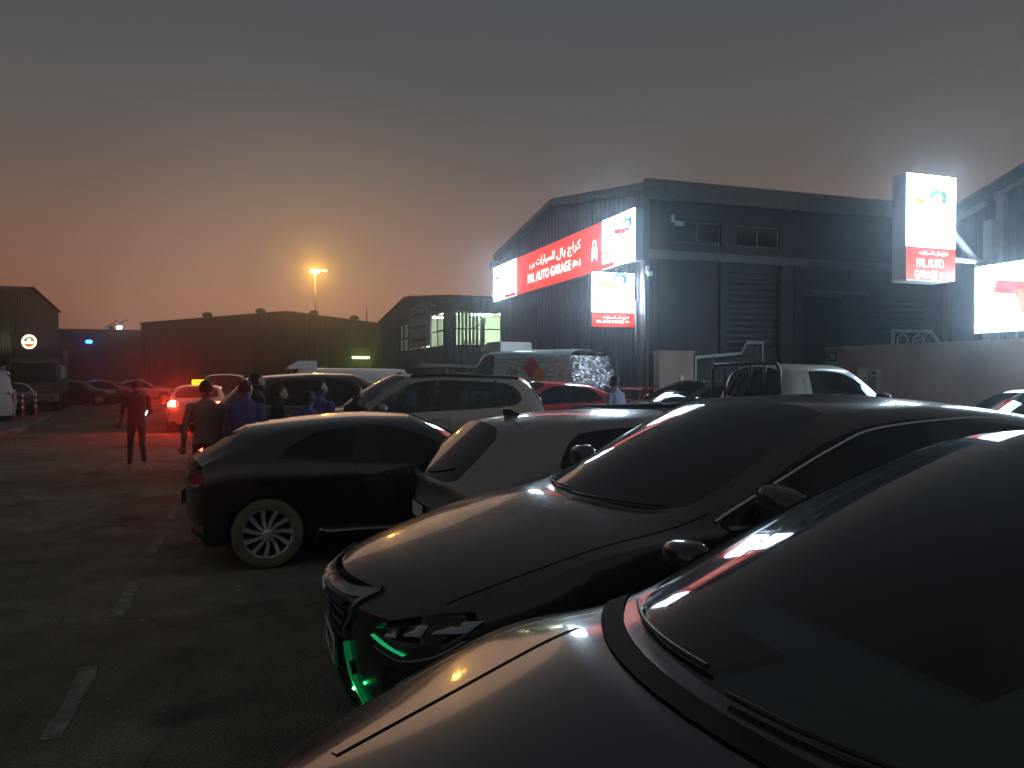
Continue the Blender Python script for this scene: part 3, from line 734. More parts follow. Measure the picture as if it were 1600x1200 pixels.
# 5. champagne estate SUV with tall rear lamps
P = dict(L=4.55, W=1.80, H=1.63, gc=.2, fw=.90, rw=3.55, R=.34, zn=.92, zc=1.07, dc=1.18, dh=2.0, dr=4.10, zr=1.58, db=4.42, zb2=1.06, zt=1.0, zbf=1.0, zbr=1.10,
         dB=2.70, dC=4.02, lean=.16, wr=.72, sw=.28, spokes=8, rs=.28, crown=.045, rb_y=.80)
c = Car('estate_suv', 'champagne estate SUV with roof rails, clear side windows and tall red rear lamp', 'suv', 2.46, 12.32, LEFT, P, PAINT['champagne'], 'clear')
c.mirrors(); c.wipers(); c.cabin()
c.doors([[(1.5, .98), (1.48, .7), (1.5, .38)], [(2.72, 1.02), (2.74, .7), (2.7, .36)], [(3.7, 1.05), (3.45, .75), (3.2, .38)]], handles=[(2.55, .92), (3.5, .95)])
for sg, ax in ((1, 'left'), (-1, 'right')):
    c.poly('tail_light', [(sg * .60, 1.10), (sg * .55, 1.50), (sg * .64, 1.52), (sg * .80, 1.12), (sg * .82, .98), (sg * .66, .98)], 'rear', M['lamp_red'], off=.012, skirt=.03)
    c.poly('headlight', [(sg * .42, .76), (sg * .46, .86), (sg * .80, .92), (sg * .84, .80)], 'front', M['lamp_clear'], off=.006)
    c.line('roof_rail', [(2.2, sg * .60), (3.0, sg * .625), (3.95, sg * .60)], 'top', M['black_trim'], wd=.04, off=.045, skirt=.03)
    c.poly('window_divider', [(3.52, 1.08), (3.50, 1.5), (3.56, 1.5), (3.60, 1.08)], ax, M['gloss_black'], off=.004, skirt=0)
h = c.cast(2.1, 0, 'top'); MB().prism([(c.X(2.05), h[0].z - .01), (c.X(2.16), h[0].z - .01), (c.X(2.16), h[0].z + .04)], 'y', -.012, .012).build('aerial_fin', M['gloss_black'], c.root)
c.plate('rear', .78, ''); c.plate('front', .5, '')

# 6. red saloon with a rear wing
P = dict(L=4.45, W=1.74, H=1.41, gc=.17, fw=.88, rw=3.48, R=.315, zn=.74, zc=.95, dc=1.2, dh=1.95, dr=3.05, zr=1.36, db=3.75, zb2=1.02, zt=1.0, zbf=.92, zbr=.99,
         dB=2.45, dC=3.30, lean=.25, wr=.68, sw=.3, spokes=10, rs=.28)
c = Car('red_saloon', 'glossy red saloon with a rear spoiler parked before the ice lolly van', 'car', 5.75, 14.75, LEFT, P, PAINT['red'], 'tint')
c.mirrors(); c.wipers()
c.doors([[(1.5, .9), (1.48, .6), (1.5, .34)], [(2.47, .95), (2.49, .6), (2.45, .32)], [(3.3, .95), (3.1, .7), (3.0, .36)]], handles=[(2.3, .86), (3.15, .9)])
for sg in (1, -1):
    c.poly('tail_light', [(sg * .50, .82), (sg * .52, .92), (sg * .80, .93), (sg * .84, .80)], 'rear', M['lamp_red'], off=.008)
    c.poly('headlight', [(sg * .40, .58), (sg * .44, .68), (sg * .76, .72), (sg * .82, .62)], 'front', M['lamp_clear'], off=.006)
    MB().prism([(c.X(4.12), .98), (c.X(4.26), .98), (c.X(4.36), 1.20), (c.X(4.18), 1.21)], 'y', sg * .60 - .02, sg * .60 + .02).build('spoiler_strut', PAINT['red'], c.root)
MB().prism([(c.X(4.10), 1.205), (c.X(4.12), 1.235), (c.X(4.25), 1.262), (c.X(4.42), 1.262), (c.X(4.42), 1.235)], 'y', -.76, .76).build('rear_spoiler', PAINT['red'], c.root)
c.plate('rear', .62, '')

# 7. black saloon behind the pickup
P = dict(L=4.70, W=1.80, H=1.43, gc=.17, fw=.92, rw=3.68, R=.325, zn=.76, zc=.98, dc=1.25, dh=2.1, dr=3.30, zr=1.38, db=4.05, zb2=1.04, zt=1.0, zbf=.94, zbr=1.02,
         dB=2.6, dC=3.55, lean=.3, wr=.68, sw=.3, spokes=10, rs=.3)
c = Car('black_saloon', 'black saloon half hidden behind the pickup, sign light shining on its windshield', 'car', 8.25, 12.95, LEFT, P, PAINT['dark'], 'tint')
c.mirrors(); c.wipers()
c.doors([[(1.55, .92), (1.52, .6), (1.55, .34)], [(2.62, .98), (2.64, .6), (2.6, .32)]], handles=[(2.45, .88), (3.3, .9)])
for sg in (1, -1):
    c.poly('headlight', [(sg * .42, .60), (sg * .46, .70), (sg * .80, .75), (sg * .84, .64)], 'front', M['lamp_clear'], off=.006)
    c.poly('tail_light', [(sg * .45, .84), (sg * .47, .94), (sg * .82, .95), (sg * .86, .82)], 'rear', M['lamp_red'], off=.008)
c.plate('front', .5, '')

# 8. black people carrier behind the group
P = dict(L=4.85, W=1.9, H=1.78, gc=.2, fw=.95, rw=3.75, R=.36, zn=1.0, zc=1.15, dc=1.3, dh=2.2, dr=4.2, zr=1.68, db=4.68, zb2=1.15, zt=1.1, zbf=1.08, zbr=1.16,
         dB=2.95, dC=4.0, lean=.2, wr=.70, sw=.28, spokes=8, rs=.28, bow=.05)
c = Car('black_suv', 'large black SUV standing behind the men in purple shirts', 'suv', 1.75, 15.2, RIGHT, P, PAINT['black'], 'tint', level=2, z=.06)
c.mirrors(); c.wipers()
for sg, ax in ((1, 'left'), (-1, 'right')):
    c.line('window_trim', [(1.8, 1.10), (2.6, 1.13), (3.9, 1.18)], ax, M['satin'], wd=.016, off=.006)
    c.poly('tail_light', [(sg * .55, .98), (sg * .55, 1.1), (sg * .85, 1.12), (sg * .88, .96)], 'rear', M['lamp_red'], off=.008)
    c.poly('headlight', [(sg * .46, .82), (sg * .5, .92), (sg * .84, .98), (sg * .88, .86)], 'front', M['lamp_clear'], off=.006)
c.plate('rear', .7, '')

# 9. white panel van with a roof cooler
def van(name, label, u, g, head, P, paint, z=None, glassm='tint', cooler=True, group=None):
    c = Car(name, label, 'van', u, g, head, P, paint, glassm, level=3, z=z, group=group)
    c.mirrors(d=P['dc'] + .45, z=P['zbf'] + .18, m=M['black_trim']); c.wipers()
    for sg in (1, -1):
        c.poly('tail_light', [(sg * .66, .80), (sg * .66, 1.15), (sg * .78, 1.15), (sg * .80, .80)], 'rear', M['lamp_red'], off=.008)
        c.poly('headlight', [(sg * .44, .68), (sg * .48, .82), (sg * .78, .88), (sg * .80, .70)], 'front', M['lamp_clear'], off=.006)
    c.line('rear_door_seam', [(0, .5), (0, 1.0), (0, P['H'] - .25)], 'rear', M['seam'], wd=.012)
    c.doors([[(P['dB'], P['zbf'] + .6), (P['dB'], .9), (P['dB'], .4)], [(P['dB'] + 1.1, P['H'] - .35), (P['dB'] + 1.1, .9), (P['dB'] + 1.1, .4)], [(P['dB'], P['H'] - .34), (P['dB'] + 1.1, P['H'] - .33), (4.2, P['H'] - .34)]], handles=[(P['dB'] - .12, .95), (P['dB'] + .12, .95)], seamw=.012)
    if cooler:
        h = c.cast(1.62, 0, 'top')[0].z
        b = MB().prism([(c.X(1.18), h - .02), (c.X(1.32), h + .10), (c.X(1.5), h + .20), (c.X(1.95), h + .21), (c.X(2.0), h + .18), (c.X(2.0), h - .02)], 'y', -.5, .5)
        o = b.build('roof_cooler', M['white_paint'], c.root)
        MB().prism([(c.X(1.33), h + .11), (c.X(1.48), h + .19), (c.X(1.46), h + .2), (c.X(1.31), h + .12)], 'y', -.44, .44).build('cooler_grille', M['black_trim'], o)
    return c
VP = dict(L=4.75, W=1.70, H=1.98, gc=.2, fw=.98, rw=3.5, R=.33, fws=.5, zn=.98, zc=1.16, dc=.78, dh=1.45, dr=4.50, zr=1.95, db=4.66, zb2=1.2, zt=1.12, zbf=1.08, zbr=1.12, roofmid=3.0,
          dB=1.95, dC=2.3, lean=.05, rear_side_glass=False, wr=.78, sw=.16, spokes=8, wstyle='steel', fs=.26, rs=.16, crown=.06, wtail=.99, rb_y=.86, tum=.06, bow=.03, hs=.06, lower_trim=True)
u, g = PX(520, 22)
c = van('white_van', 'white panel van with a roof cooler parked across the yard behind the black SUV', u - .1, g, LEFT, VP, PAINT['white'], z=0.02)
c.line('rear_curve_mark', [(3.75, 1.35), (4.0, 1.5), (4.1, 1.3), (4.0, 1.12)], 'left', M['chrome'], wd=.03, off=.003)

# 10. pale blue ice lolly van
VP2 = dict(VP); VP2.update(H=2.14, zr=2.10, L=4.6, W=1.62, zbf=1.12, zbr=1.16)
hd = math.atan2(.766, -.643)
pc = Vector((1.16, 16.3, 0)) + Vector((-.643, .766, 0)) * 2.3 + Vector((.766, .643, 0)) * .81
c = van('lolly_van', 'pale blue delivery van with a painted ice lolly and crumpled foil over its rear', pc.x * CU + pc.y * SU, -pc.x * SU + pc.y * CU, hd, VP2, PAINT['teal'], z=.27, cooler=True)
wdec = mat('decal_white', (.62, .62, .66), .5, noise_amt=.1); rdec = mat('decal_red', (.55, .03, .07), .45, noise_amt=.1); odec = mat('decal_orange', (.8, .28, .02), .45, noise_amt=.1); sdec = mat('decal_stick', (.62, .33, .14), .5)
cx, cz, rr = 2.72, 1.47, .37
c.poly('round_badge', [(cx + (rr + .022 * math.cos(18 * a)) * math.cos(a), cz + (rr + .022 * math.cos(18 * a)) * math.sin(a)) for a in [2 * math.pi * k / 144 for k in range(144)]], 'left', wdec, off=.003, skirt=0, res=.08)
c.line('badge_arc', [(cx + .30 * math.cos(a), cz + .30 * math.sin(a)) for a in [R(60 + 6 * k) for k in range(11)]], 'left', M['ink'], wd=.014, off=.006)
for word, zz, ww in (('Pop', cz + .10, .40), ('City', cz - .14, .42)):
    vs, fs = text2d(word, .25, ww, shear=.25); c.lay('badge_lettering', ([(cx + a, zz + b) for a, b in vs], fs), 'left', M['ink'], off=.006, skirt=0, res=0)
c.line('badge_flourish', [(cx + .2 + .11 * math.cos(a), cz + .12 + .15 * math.sin(a)) for a in [R(12 * k) for k in range(31)]], 'left', M['ink'], wd=.014, off=.006)
def rot(pts, cx_, cz_, a): return [(cx_ + x * math.cos(a) - y * math.sin(a), cz_ + x * math.sin(a) + y * math.cos(a)) for x, y in pts]
a = R(-38); lx, lz = 3.46, 1.60
c.poly('lolly_picture_top', rot([(-.34, -.17), (-.33, .15), (-.27, .19), (.02, .19), (.02, -.19), (-.27, -.19)], lx, lz, a), 'left', rdec, off=.003, skirt=0)
c.poly('lolly_picture_bottom', rot([(.021, -.19), (.021, .19), (.28, .19), (.38, .14), (.33, .05), (.42, -.02), (.36, -.13), (.28, -.19)], lx, lz, a), 'left', odec, off=.003, skirt=0)
c.poly('lolly_picture_stick', rot([(-.62, -.035), (-.62, .035), (-.342, .035), (-.342, -.035)], lx, lz, a), 'left', sdec, off=.003, skirt=0)
foil = mat('foil', (.62, .62, .66), .28, .95, bump=.9, bscale=14)
c.poly('foil_wrap', [(3.92, 1.0), (4.0, 1.90), (4.5, 1.92), (4.52, .9)], 'left', foil, off=.01, jit=.05, res=.035, skirt=.01, smooth=False)
c.poly('foil_wrap', [(-.66, .8), (-.66, 1.93), (.66, 1.93), (.66, .8)], 'rear', foil, off=.012, jit=.06, res=.035, skirt=.01, smooth=False)
c.line('body_crease', [(2.0, 1.88), (3.0, 1.87), (3.9, 1.88)], 'left', M['seam'], wd=.010)
c.plate('rear', .62, '')

# 11. pickup with a load guard behind its cab
P = dict(L=3.35, W=1.80, H=1.97, gc=.34, fw=.88, rw=9.0, R=.375, zn=1.20, zc=1.36, dc=1.18, dh=1.95, dr=3.16, zr=1.93, db=3.29, zb2=1.42, zt=1.38, zbf=1.30, zbr=1.36, roofmid=2.5,
         dB=2.75, dC=3.05, lean=.05, rear_side_glass=False, wr=.70, sw=.28, spokes=6, fs=.36, rs=.07, crown=.05, wtail=.98, rb_y=.80, wstyle='star')
c = Car('pickup', 'white pickup with a black load bed and a barred guard behind its cab', 'pickup', 8.62, 9.62, RIGHT, P, PAINT['white'], 'tint', wheels=False)
tm, rm, dm = wheel_meshes(.375, .24, 6, 'star', False)
for dw in (.88, 4.35):
    for sg in (1, -1):
        o = bpy.data.objects.new('wheel', tm); COL.objects.link(o); o.parent = c.root; o.location = (c.X(dw), sg * (c.w - .14), .375)
        if sg < 0: o.rotation_euler = (0, 0, math.pi)
        r_ = bpy.data.objects.new('rim', rm); COL.objects.link(r_); r_.parent = o
c.mirrors(z=1.46, m=M['black_trim']); c.wipers()
c.doors([[(1.45, 1.28), (1.42, .9), (1.5, .5)], [(2.92, 1.75), (2.92, 1.2), (2.90, .5)]], handles=[(2.75, 1.16)])
x0, x1 = c.X(5.75), c.X(3.38); w2 = .86
bd = MB()
for sg in (1, -1):
    pr = [(sg * (w2 - .05), .62), (sg * w2, .66), (sg * w2, 1.30), (sg * (w2 + .02), 1.35), (sg * (w2 - .09), 1.35), (sg * (w2 - .09), .62)]
    bd.prism(pr, 'x', x0, x1)
bd.box(x0, x0 + .06, -w2 + .09, w2 - .09, .66, 1.33); bd.box(x1 - .05, x1, -w2 + .09, w2 - .09, .66, 1.33); bd.box(x0, x1, -w2 + .09, w2 - .09, .62, .68)
bd.build('load_bed', PAINT['dark'], c.root)
MB().box(x0 - .12, x0 - .02, -.8, .8, .52, .64, .02).build('rear_bumper', M['satin'], c.root)
MB().box(c.X(5.6), c.X(.6), -.32, .32, .45, .56).build('chassis', M['under'], c.root)
guard = MB(); gx = x1 + .02
guard.tube([(gx, -.80, 1.33), (gx, -.80, 1.85), (gx, -.74, 1.95), (gx, 0, 1.965), (gx, .74, 1.95), (gx, .80, 1.85), (gx, .80, 1.33)], .026, 8)
go = guard.build('load_guard', M['black_trim'], c.root, True)
for y in (-.48, -.16, .16, .48): MB().tube([(gx, y, 1.33), (gx, y, 1.955)], .02, 8).build('guard_bar', M['black_trim'], go, True)
for sg in (1, -1):
    c.poly('headlight', [(sg * .48, .95), (sg * .50, 1.10), (sg * .82, 1.14), (sg * .84, .98)], 'front', M['lamp_clear'], off=.006)
    MB().box(x0 - .02, x0 + .01, sg * .80 - .05, sg * .80 + .05, .9, 1.2).build('tail_light', M['lamp_red'], c.root)
c.poly('grille', [(-.44, .95), (-.44, 1.10), (.44, 1.10), (.44, .95)], 'front', M['gloss_black'])

# 12. white car at the right edge
P = dict(L=4.6, W=1.82, H=1.62, gc=.2, fw=.9, rw=3.6, R=.34, zn=.9, zc=1.08, dc=1.15, dh=2.1, dr=3.9, zr=1.55, db=4.4, zb2=1.1, zt=1.04, zbf=1.0, zbr=1.1,
         dB=2.7, dC=3.8, lean=.2, wr=.70, sw=.3, spokes=8)
c = Car('white_crossover', 'white crossover by the boundary wall at the right edge, lit by the big sign', 'car', 10.3, 7.55, LEFT, P, PAINT['white'], 'tint')
c.mirrors(); c.wipers()
c.doors([[(1.5, .98), (1.48, .7), (1.5, .38)], [(2.72, 1.02), (2.74, .7), (2.7, .36)]], handles=[(2.55, .92), (3.5, .95)])
for sg in (1, -1):
    c.poly('headlight', [(sg * .42, .70), (sg * .46, .80), (sg * .80, .86), (sg * .84, .74)], 'front', M['lamp_clear'], off=.006)
    c.poly('tail_light', [(sg * .45, .92), (sg * .47, 1.0), (sg * .82, 1.02), (sg * .86, .9)], 'rear', M['lamp_red'], off=.008)

# 13. white hatchback with a wide roof platform
P = dict(L=4.2, W=1.74, H=1.60, gc=.18, fw=.85, rw=3.4, R=.32, zn=.82, zc=1.0, dc=1.05, dh=1.85, dr=3.6, zr=1.55, db=4.05, zb2=1.0, zt=.96, zbf=.95, zbr=1.05,
         dB=2.45, dC=3.5, lean=.2, wr=.70, sw=.28, spokes=8)
u, g = PX(690, 21.5)
c = Car('rack_car', 'white hatchback carrying a wide grey platform on its roof bars', 'car', u + .1, g, LEFT, P, PAINT['white'], 'tint', level=2, z=.25)
c.mirrors()
for d in (2.0, 2.9):
    z0 = c.cast(d, 0, 'top')[0].z
    MB().tube([(c.X(d), -.6, z0 - .03), (c.X(d), -.58, z0 + .14), (c.X(d), .58, z0 + .14), (c.X(d), .6, z0 - .03)], .018, 6).build('roof_bar', M['satin'], c.root)
MB().prism([(c.X(1.2), z0 + .26), (c.X(1.35), z0 + .17), (c.X(3.6), z0 + .17), (c.X(3.62), z0 + .22)], 'y', -.72, .72).build('roof_platform', M['satin'], c.root)

# 14. street traffic and cars far off
def simple_car(name, label, u, g, head, paint, group=None, suv=False):
    P = dict(L=4.6, W=1.8, H=1.48, gc=.18, fw=.9, rw=3.6, R=.325, zn=.8, zc=.98, dc=1.2, dh=2.0, dr=3.3, zr=1.42, db=4.0, zb2=1.03, zt=1.0, zbf=.94, zbr=1.0, dB=2.55, dC=3.5, lean=.3, wr=.69, spokes=8)
    if suv: P.update(H=1.85, zn=1.05, zc=1.2, zbf=1.12, zbr=1.2, dr=4.1, zr=1.78, db=4.45, zb2=1.2, zt=1.15, dC=3.9, R=.36)
    c = Car(name, label, 'suv' if suv else 'car', u, g, head, P, paint, 'tint', group=group, level=2)
    c.mirrors()
    z0 = P['zt']
    for sg in (1, -1):
        c.poly('headlight', [(sg * .42, z0 - .34), (sg * .46, z0 - .24), (sg * .80, z0 - .2), (sg * .84, z0 - .32)], 'front', M['lamp_clear'], off=.006)
    c.plate('rear', z0 - .3, '')
    return c
u, g = PX(306, 24.0)
c = simple_car('taxi', 'pale taxi in the street with red tail lights on and a lit yellow roof sign', u, g + 2.0, AWAY, PAINT['taxi'])
tail = emit('tail_lit', (1, .03, .010), 420)
for sg in (1, -1):
    c.poly('tail_light', [(sg * .50, .84), (sg * .52, .94), (sg * .80, .95), (sg * .84, .82)], 'rear', M['lamp_red'], off=.008)
c.poly('lit_tail_light', [(.58, .82), (.58, .97), (.84, .97), (.86, .82)], 'rear', tail, off=.02)
c.poly('lit_tail_light', [(-.56, .86), (-.56, .93), (-.80, .93), (-.80, .86)], 'rear', emit('tail_lit_dim', (1, .05, .02), 60), off=.02)
c.poly('high_brake_light', [(-.2, 1.34), (-.2, 1.38), (.2, 1.38), (.2, 1.34)], 'rear', emit('brake_lit', (1, .2, .15), 6), off=.02)
o = MB().box(-.08, .08, -.24, .24, 1.46, 1.62, .03).build('roof_sign', emit('taxi_sign', (1, .55, .02), 1.6), c.root)
vs, fs = text2d('TAXI', .09, .34, bold=.02); mesh_obj('roof_sign_lettering', [(-.083, -a, 1.54 + b) for a, b in vs], fs, M['ink'], o)
u, g = PX(352, 31)
c = simple_car('street_suv', 'dark SUV ahead of the taxi in the street', u, g, AWAY, PAINT['dark'], suv=True)
for sg in (1, -1): c.poly('tail_light', [(sg * .55, 1.0), (sg * .55, 1.12), (sg * .82, 1.12), (sg * .84, 1.0)], 'rear', M['lamp_red'], off=.008)
lab = ['first dark car from the left in the far row across the street', 'second dark car from the left in the far row across the street', 'dark car nearest the taxi in the far row across the street']
for k, px in enumerate((118, 168, 222)):
    u, g = PX(px, 46 + k * 2); simple_car('parked_car', lab[k], u, g, RIGHT, PAINT[('dark', 'graphite', 'silver')[k]], 'cars parked across the street')
u, g = PX(14, 33); simple_car('kerb_car', 'dark car beyond the traffic island at the left edge', u, g, AWAY + .3, PAINT['graphite'])

# ------------------------------------------------------------------ ground, road, markings
def asphalt():
    m = bpy.data.materials.new('asphalt'); m.use_nodes = True; t = m.node_tree; b = t.nodes['Principled BSDF']
    tc = t.nodes.new('ShaderNodeTexCoord')
    def nz(s, d=8, r=.6):
        n = t.nodes.new('ShaderNodeTexNoise'); n.inputs['Scale'].default_value = s; n.inputs['Detail'].default_value = d; n.inputs['Roughness'].default_value = r
        t.links.new(tc.outputs['Object'], n.inputs['Vector']); return n
    big = nz(.35); mid = nz(2.2, 6, .7); fine = nz(85, 3, .8); vor = t.nodes.new('ShaderNodeTexVoronoi'); vor.inputs['Scale'].default_value = 70; t.links.new(tc.outputs['Object'], vor.inputs['Vector'])
    r1 = t.nodes.new('ShaderNodeValToRGB'); r1.color_ramp.elements[0].position = .35; r1.color_ramp.elements[0].color = (.135, .131, .098, 1); r1.color_ramp.elements[1].position = .68; r1.color_ramp.elements[1].color = (.26, .25, .186, 1)  # greenish lamp light put into the colour: olive tint, lifted tone
    t.links.new(big.outputs['Fac'], r1.inputs[0])
    r2 = t.nodes.new('ShaderNodeValToRGB'); r2.color_ramp.elements[0].position = .3; r2.color_ramp.elements[0].color = (.55, .55, .55, 1); r2.color_ramp.elements[1].position = .72; r2.color_ramp.elements[1].color = (1.25, 1.22, 1.12, 1)
    t.links.new(mid.outputs['Fac'], r2.inputs[0])
    r3 = t.nodes.new('ShaderNodeValToRGB'); r3.color_ramp.elements[0].position = .38; r3.color_ramp.elements[0].color = (.35, .35, .35, 1); r3.color_ramp.elements[1].position = .75; r3.color_ramp.elements[1].color = (2.1, 2.05, 1.9, 1)
    t.links.new(fine.outputs['Fac'], r3.inputs[0])
    a = t.nodes.new('ShaderNodeMix'); a.data_type = 'RGBA'; a.blend_type = 'MULTIPLY'; a.inputs['Factor'].default_value = 1
    t.links.new(r1.outputs[0], a.inputs['A']); t.links.new(r2.outputs[0], a.inputs['B'])
    c_ = t.nodes.new('ShaderNodeMix'); c_.data_type = 'RGBA'; c_.blend_type = 'MULTIPLY'; c_.inputs['Factor'].default_value = .9
    t.links.new(a.outputs['Result'], c_.inputs['A']); t.links.new(r3.outputs[0], c_.inputs['B'])
    t.links.new(c_.outputs['Result'], b.inputs['Base Color']); b.inputs['Roughness'].default_value = .85; b.inputs['Specular IOR Level'].default_value = .3
    warp = nz(1.3, 4, .6); wv = t.nodes.new('ShaderNodeVectorMath'); wv.operation = 'MULTIPLY_ADD'; wv.inputs[1].default_value = (.9, .9, 0)
    t.links.new(warp.outputs['Color'], wv.inputs[0]); t.links.new(tc.outputs['Object'], wv.inputs[2])
    cv = t.nodes.new('ShaderNodeTexVoronoi'); cv.feature = 'DISTANCE_TO_EDGE'; cv.inputs['Scale'].default_value = .42; t.links.new(wv.outputs[0], cv.inputs['Vector'])
    cr = t.nodes.new('ShaderNodeMapRange'); cr.inputs['From Min'].default_value = .002; cr.inputs['From Max'].default_value = .012; cr.inputs['To Min'].default_value = .74; t.links.new(cv.outputs['Distance'], cr.inputs['Value'])
    stn = nz(.9, 3, .5); sr = t.nodes.new('ShaderNodeMapRange'); sr.inputs['From Min'].default_value = .60; sr.inputs['From Max'].default_value = .70; sr.inputs['To Min'].default_value = 1.0; sr.inputs['To Max'].default_value = .45; t.links.new(stn.outputs['Fac'], sr.inputs['Value'])
    ml = t.nodes.new('ShaderNodeMath'); ml.operation = 'MULTIPLY'; t.links.new(cr.outputs[0], ml.inputs[0]); t.links.new(sr.outputs[0], ml.inputs[1])
    e_ = t.nodes.new('ShaderNodeVectorMath'); e_.operation = 'SCALE'; t.links.new(c_.outputs['Result'], e_.inputs[0]); t.links.new(ml.outputs[0], e_.inputs['Scale'])
    t.links.new(e_.outputs[0], b.inputs['Base Color'])
    bp = t.nodes.new('ShaderNodeBump'); bp.inputs['Strength'].default_value = .8; bp.inputs['Distance'].default_value = .012
    t.links.new(vor.outputs['Distance'], bp.inputs['Height']); t.links.new(bp.outputs[0], b.inputs['Normal'])
    return m
M['asphalt'] = asphalt()
us = sorted(set([-250, -60, -20, -8, -4] + [-2 + .4 * k for k in range(13)] + [4, 8, 14, 20, 40, 90, 250]))
gs = sorted(set([-250, -40, -10, 0, 6, 10, 25, 27] + [11 + .2 * k for k in range(12)] + [27.5 + .6 * k for k in range(11)] + [40, 60, 100, 250]))
gv = [LG(u, g, gz(u, g)) for g in gs for u in us]; nu = len(us)
gf = [(j * nu + i, j * nu + i + 1, (j + 1) * nu + i + 1, (j + 1) * nu + i) for j in range(len(gs) - 1) for i in range(nu - 1)]
tag(mesh_obj('ground', gv, gf, M['asphalt'], smooth=True), kind='structure')
def worn_paint():
    m = mat('worn_paint', (.34, .33, .27), .8); t = m.node_tree; b = t.nodes['Principled BSDF']
    tc = t.nodes.new('ShaderNodeTexCoord'); n = t.nodes.new('ShaderNodeTexNoise'); n.inputs['Scale'].default_value = 7; n.inputs['Detail'].default_value = 9; n.inputs['Roughness'].default_value = .75
    t.links.new(tc.outputs['Object'], n.inputs['Vector'])
    r = t.nodes.new('ShaderNodeValToRGB'); r.color_ramp.elements[0].position = .44; r.color_ramp.elements[0].color = (.145, .14, .105, 1); r.color_ramp.elements[1].position = .66; r.color_ramp.elements[1].color = (.31, .30, .23, 1)
    t.links.new(n.outputs['Fac'], r.inputs[0]); t.links.new(r.outputs[0], b.inputs['Base Color']); return m
M['paint'] = worn_paint()
for k in range(6):
    g0 = 4.3 + 2.03 * k; pts = []
    N = 10
    for i in range(N + 1):
        for s_ in (-1, 1): pts.append(LG(-.92 + s_ * (.052 + .012 * rnd.uniform(-1, 1)), g0 + i / N, .004))
    tag(mesh_obj('road_marking', pts, [(2 * i, 2 * i + 1, 2 * i + 3, 2 * i + 2) for i in range(N)], M['paint']), kind='structure')
isl = [(-5.9, 17.5), (-6.3, 22), (-6.6, 27), (-7.0, 32), (-7.6, 36), (-8.6, 38), (-10, 38.6), (-11.4, 38.6), (-11.4, 17.5)]
b = MB(); n = len(isl)
b.add([LG(*p, .0) for p in isl] + [LG(*p, .13) for p in isl], [tuple(range(n, 2 * n))] + [(i, (i + 1) % n, (i + 1) % n + n, i + n) for i in range(n)])
isl_o = tag(b.build('pavement', mat('paving', (.17, .155, .14), .85, noise_amt=.35, scale=3)), kind='structure')
kb = mat('kerb', (.24, .23, .21), .8, noise_amt=.3)
for i in range(8):
    a, c_ = Vector(isl[i]), Vector(isl[i + 1]); L_ = (c_ - a).length; m_ = max(1, round(L_ / 1.0))
    for q in range(m_):
        p = a + (c_ - a) * (q + .02) / m_; r_ = a + (c_ - a) * (q + .98) / m_; nn = (c_ - a).normalized(); o_ = Vector((nn.y, -nn.x)) * .0
        nrm = Vector((nn.y, -nn.x)) * -.15
        k_ = [p, r_, r_ + nrm, p + nrm]
        if i > 4: continue
        MB().add([LG(*v, .0) for v in k_] + [LG(*v, .145) for v in k_], [(4, 5, 6, 7), (0, 1, 5, 4), (1, 2, 6, 5), (2, 3, 7, 6), (3, 0, 4, 7)]).build('kerb_stone', kb, isl_o)
# grit and litter on the asphalt
b = MB()
for k in range(420):
    u = rnd.uniform(-6, 1.2); g = rnd.uniform(2.6, 14) if k % 3 else rnd.uniform(2.6, 8); p = LG(u, g, .006); s_ = rnd.choice((.004, .006, .006, .009, .014))
    a = rnd.uniform(0, 6.3)
    b.add([p + Vector((math.cos(a + q * 1.57) * s_ * rnd.uniform(.6, 1.5), math.sin(a + q * 1.57) * s_ * rnd.uniform(.6, 1.5), rnd.uniform(-.004, .004))) for q in range(4)] + [p + Vector((0, 0, s_ * .6))],
          [(0, 1, 4), (1, 2, 4), (2, 3, 4), (3, 0, 4)])
tag(b.build('grit', mat('grit_stone', (.42, .40, .35), .7, noise_amt=.4, scale=1.5)), 'scattered pale grit and litter on the asphalt', 'grit', kind='stuff')

# ------------------------------------------------------------------ building helpers (local x = u, y = g)
def site(name, label, u, g, z=0.0, cat='building'):
    return tag(empty(name, LG(u, g, z), TH), label, cat)
def wall_open(name, along, at, a0, a1, z0, z1, holes, th, m, parent, face=-1):
    """a wall with real openings; along = 'x' or 'y', thickness runs inwards from face side"""
    xs = sorted({a0, a1, *[h[0] for h in holes], *[h[1] for h in holes]}); zs = sorted({z0, z1, *[h[2] for h in holes], *[h[3] for h in holes]})
    b = MB()
    def P3(a, d, z): return (a, at - face * d, z) if along == 'x' else (at - face * d, a, z)
    for i in range(len(xs) - 1):
        for j in range(len(zs) - 1):
            cx_, cz_ = (xs[i] + xs[i + 1]) / 2, (zs[j] + zs[j + 1]) / 2
            if any(h[0] < cx_ < h[1] and h[2] < cz_ < h[3] for h in holes): continue
            for d in (0, th): b.add([P3(xs[i], d, zs[j]), P3(xs[i + 1], d, zs[j]), P3(xs[i + 1], d, zs[j + 1]), P3(xs[i], d, zs[j + 1])], [(0, 1, 2, 3)])
    for h in holes:
        q = [(h[0], h[2]), (h[1], h[2]), (h[1], h[3]), (h[0], h[3])]
        for k in range(4):
            (x_, z_), (x2, z2) = q[k], q[(k + 1) % 4]
            b.add([P3(x_, 0, z_), P3(x2, 0, z2), P3(x2, th, z2), P3(x_, th, z_)], [(0, 1, 2, 3)])
    for (x_, z_, x2, z2) in ((a0, z0, a0, z1), (a1, z0, a1, z1), (a0, z1, a1, z1)):
        b.add([P3(x_, 0, z_), P3(x2, 0, z2), P3(x2, th, z2), P3(x_, th, z_)], [(0, 1, 2, 3)])
    return b.build(name, m, parent)
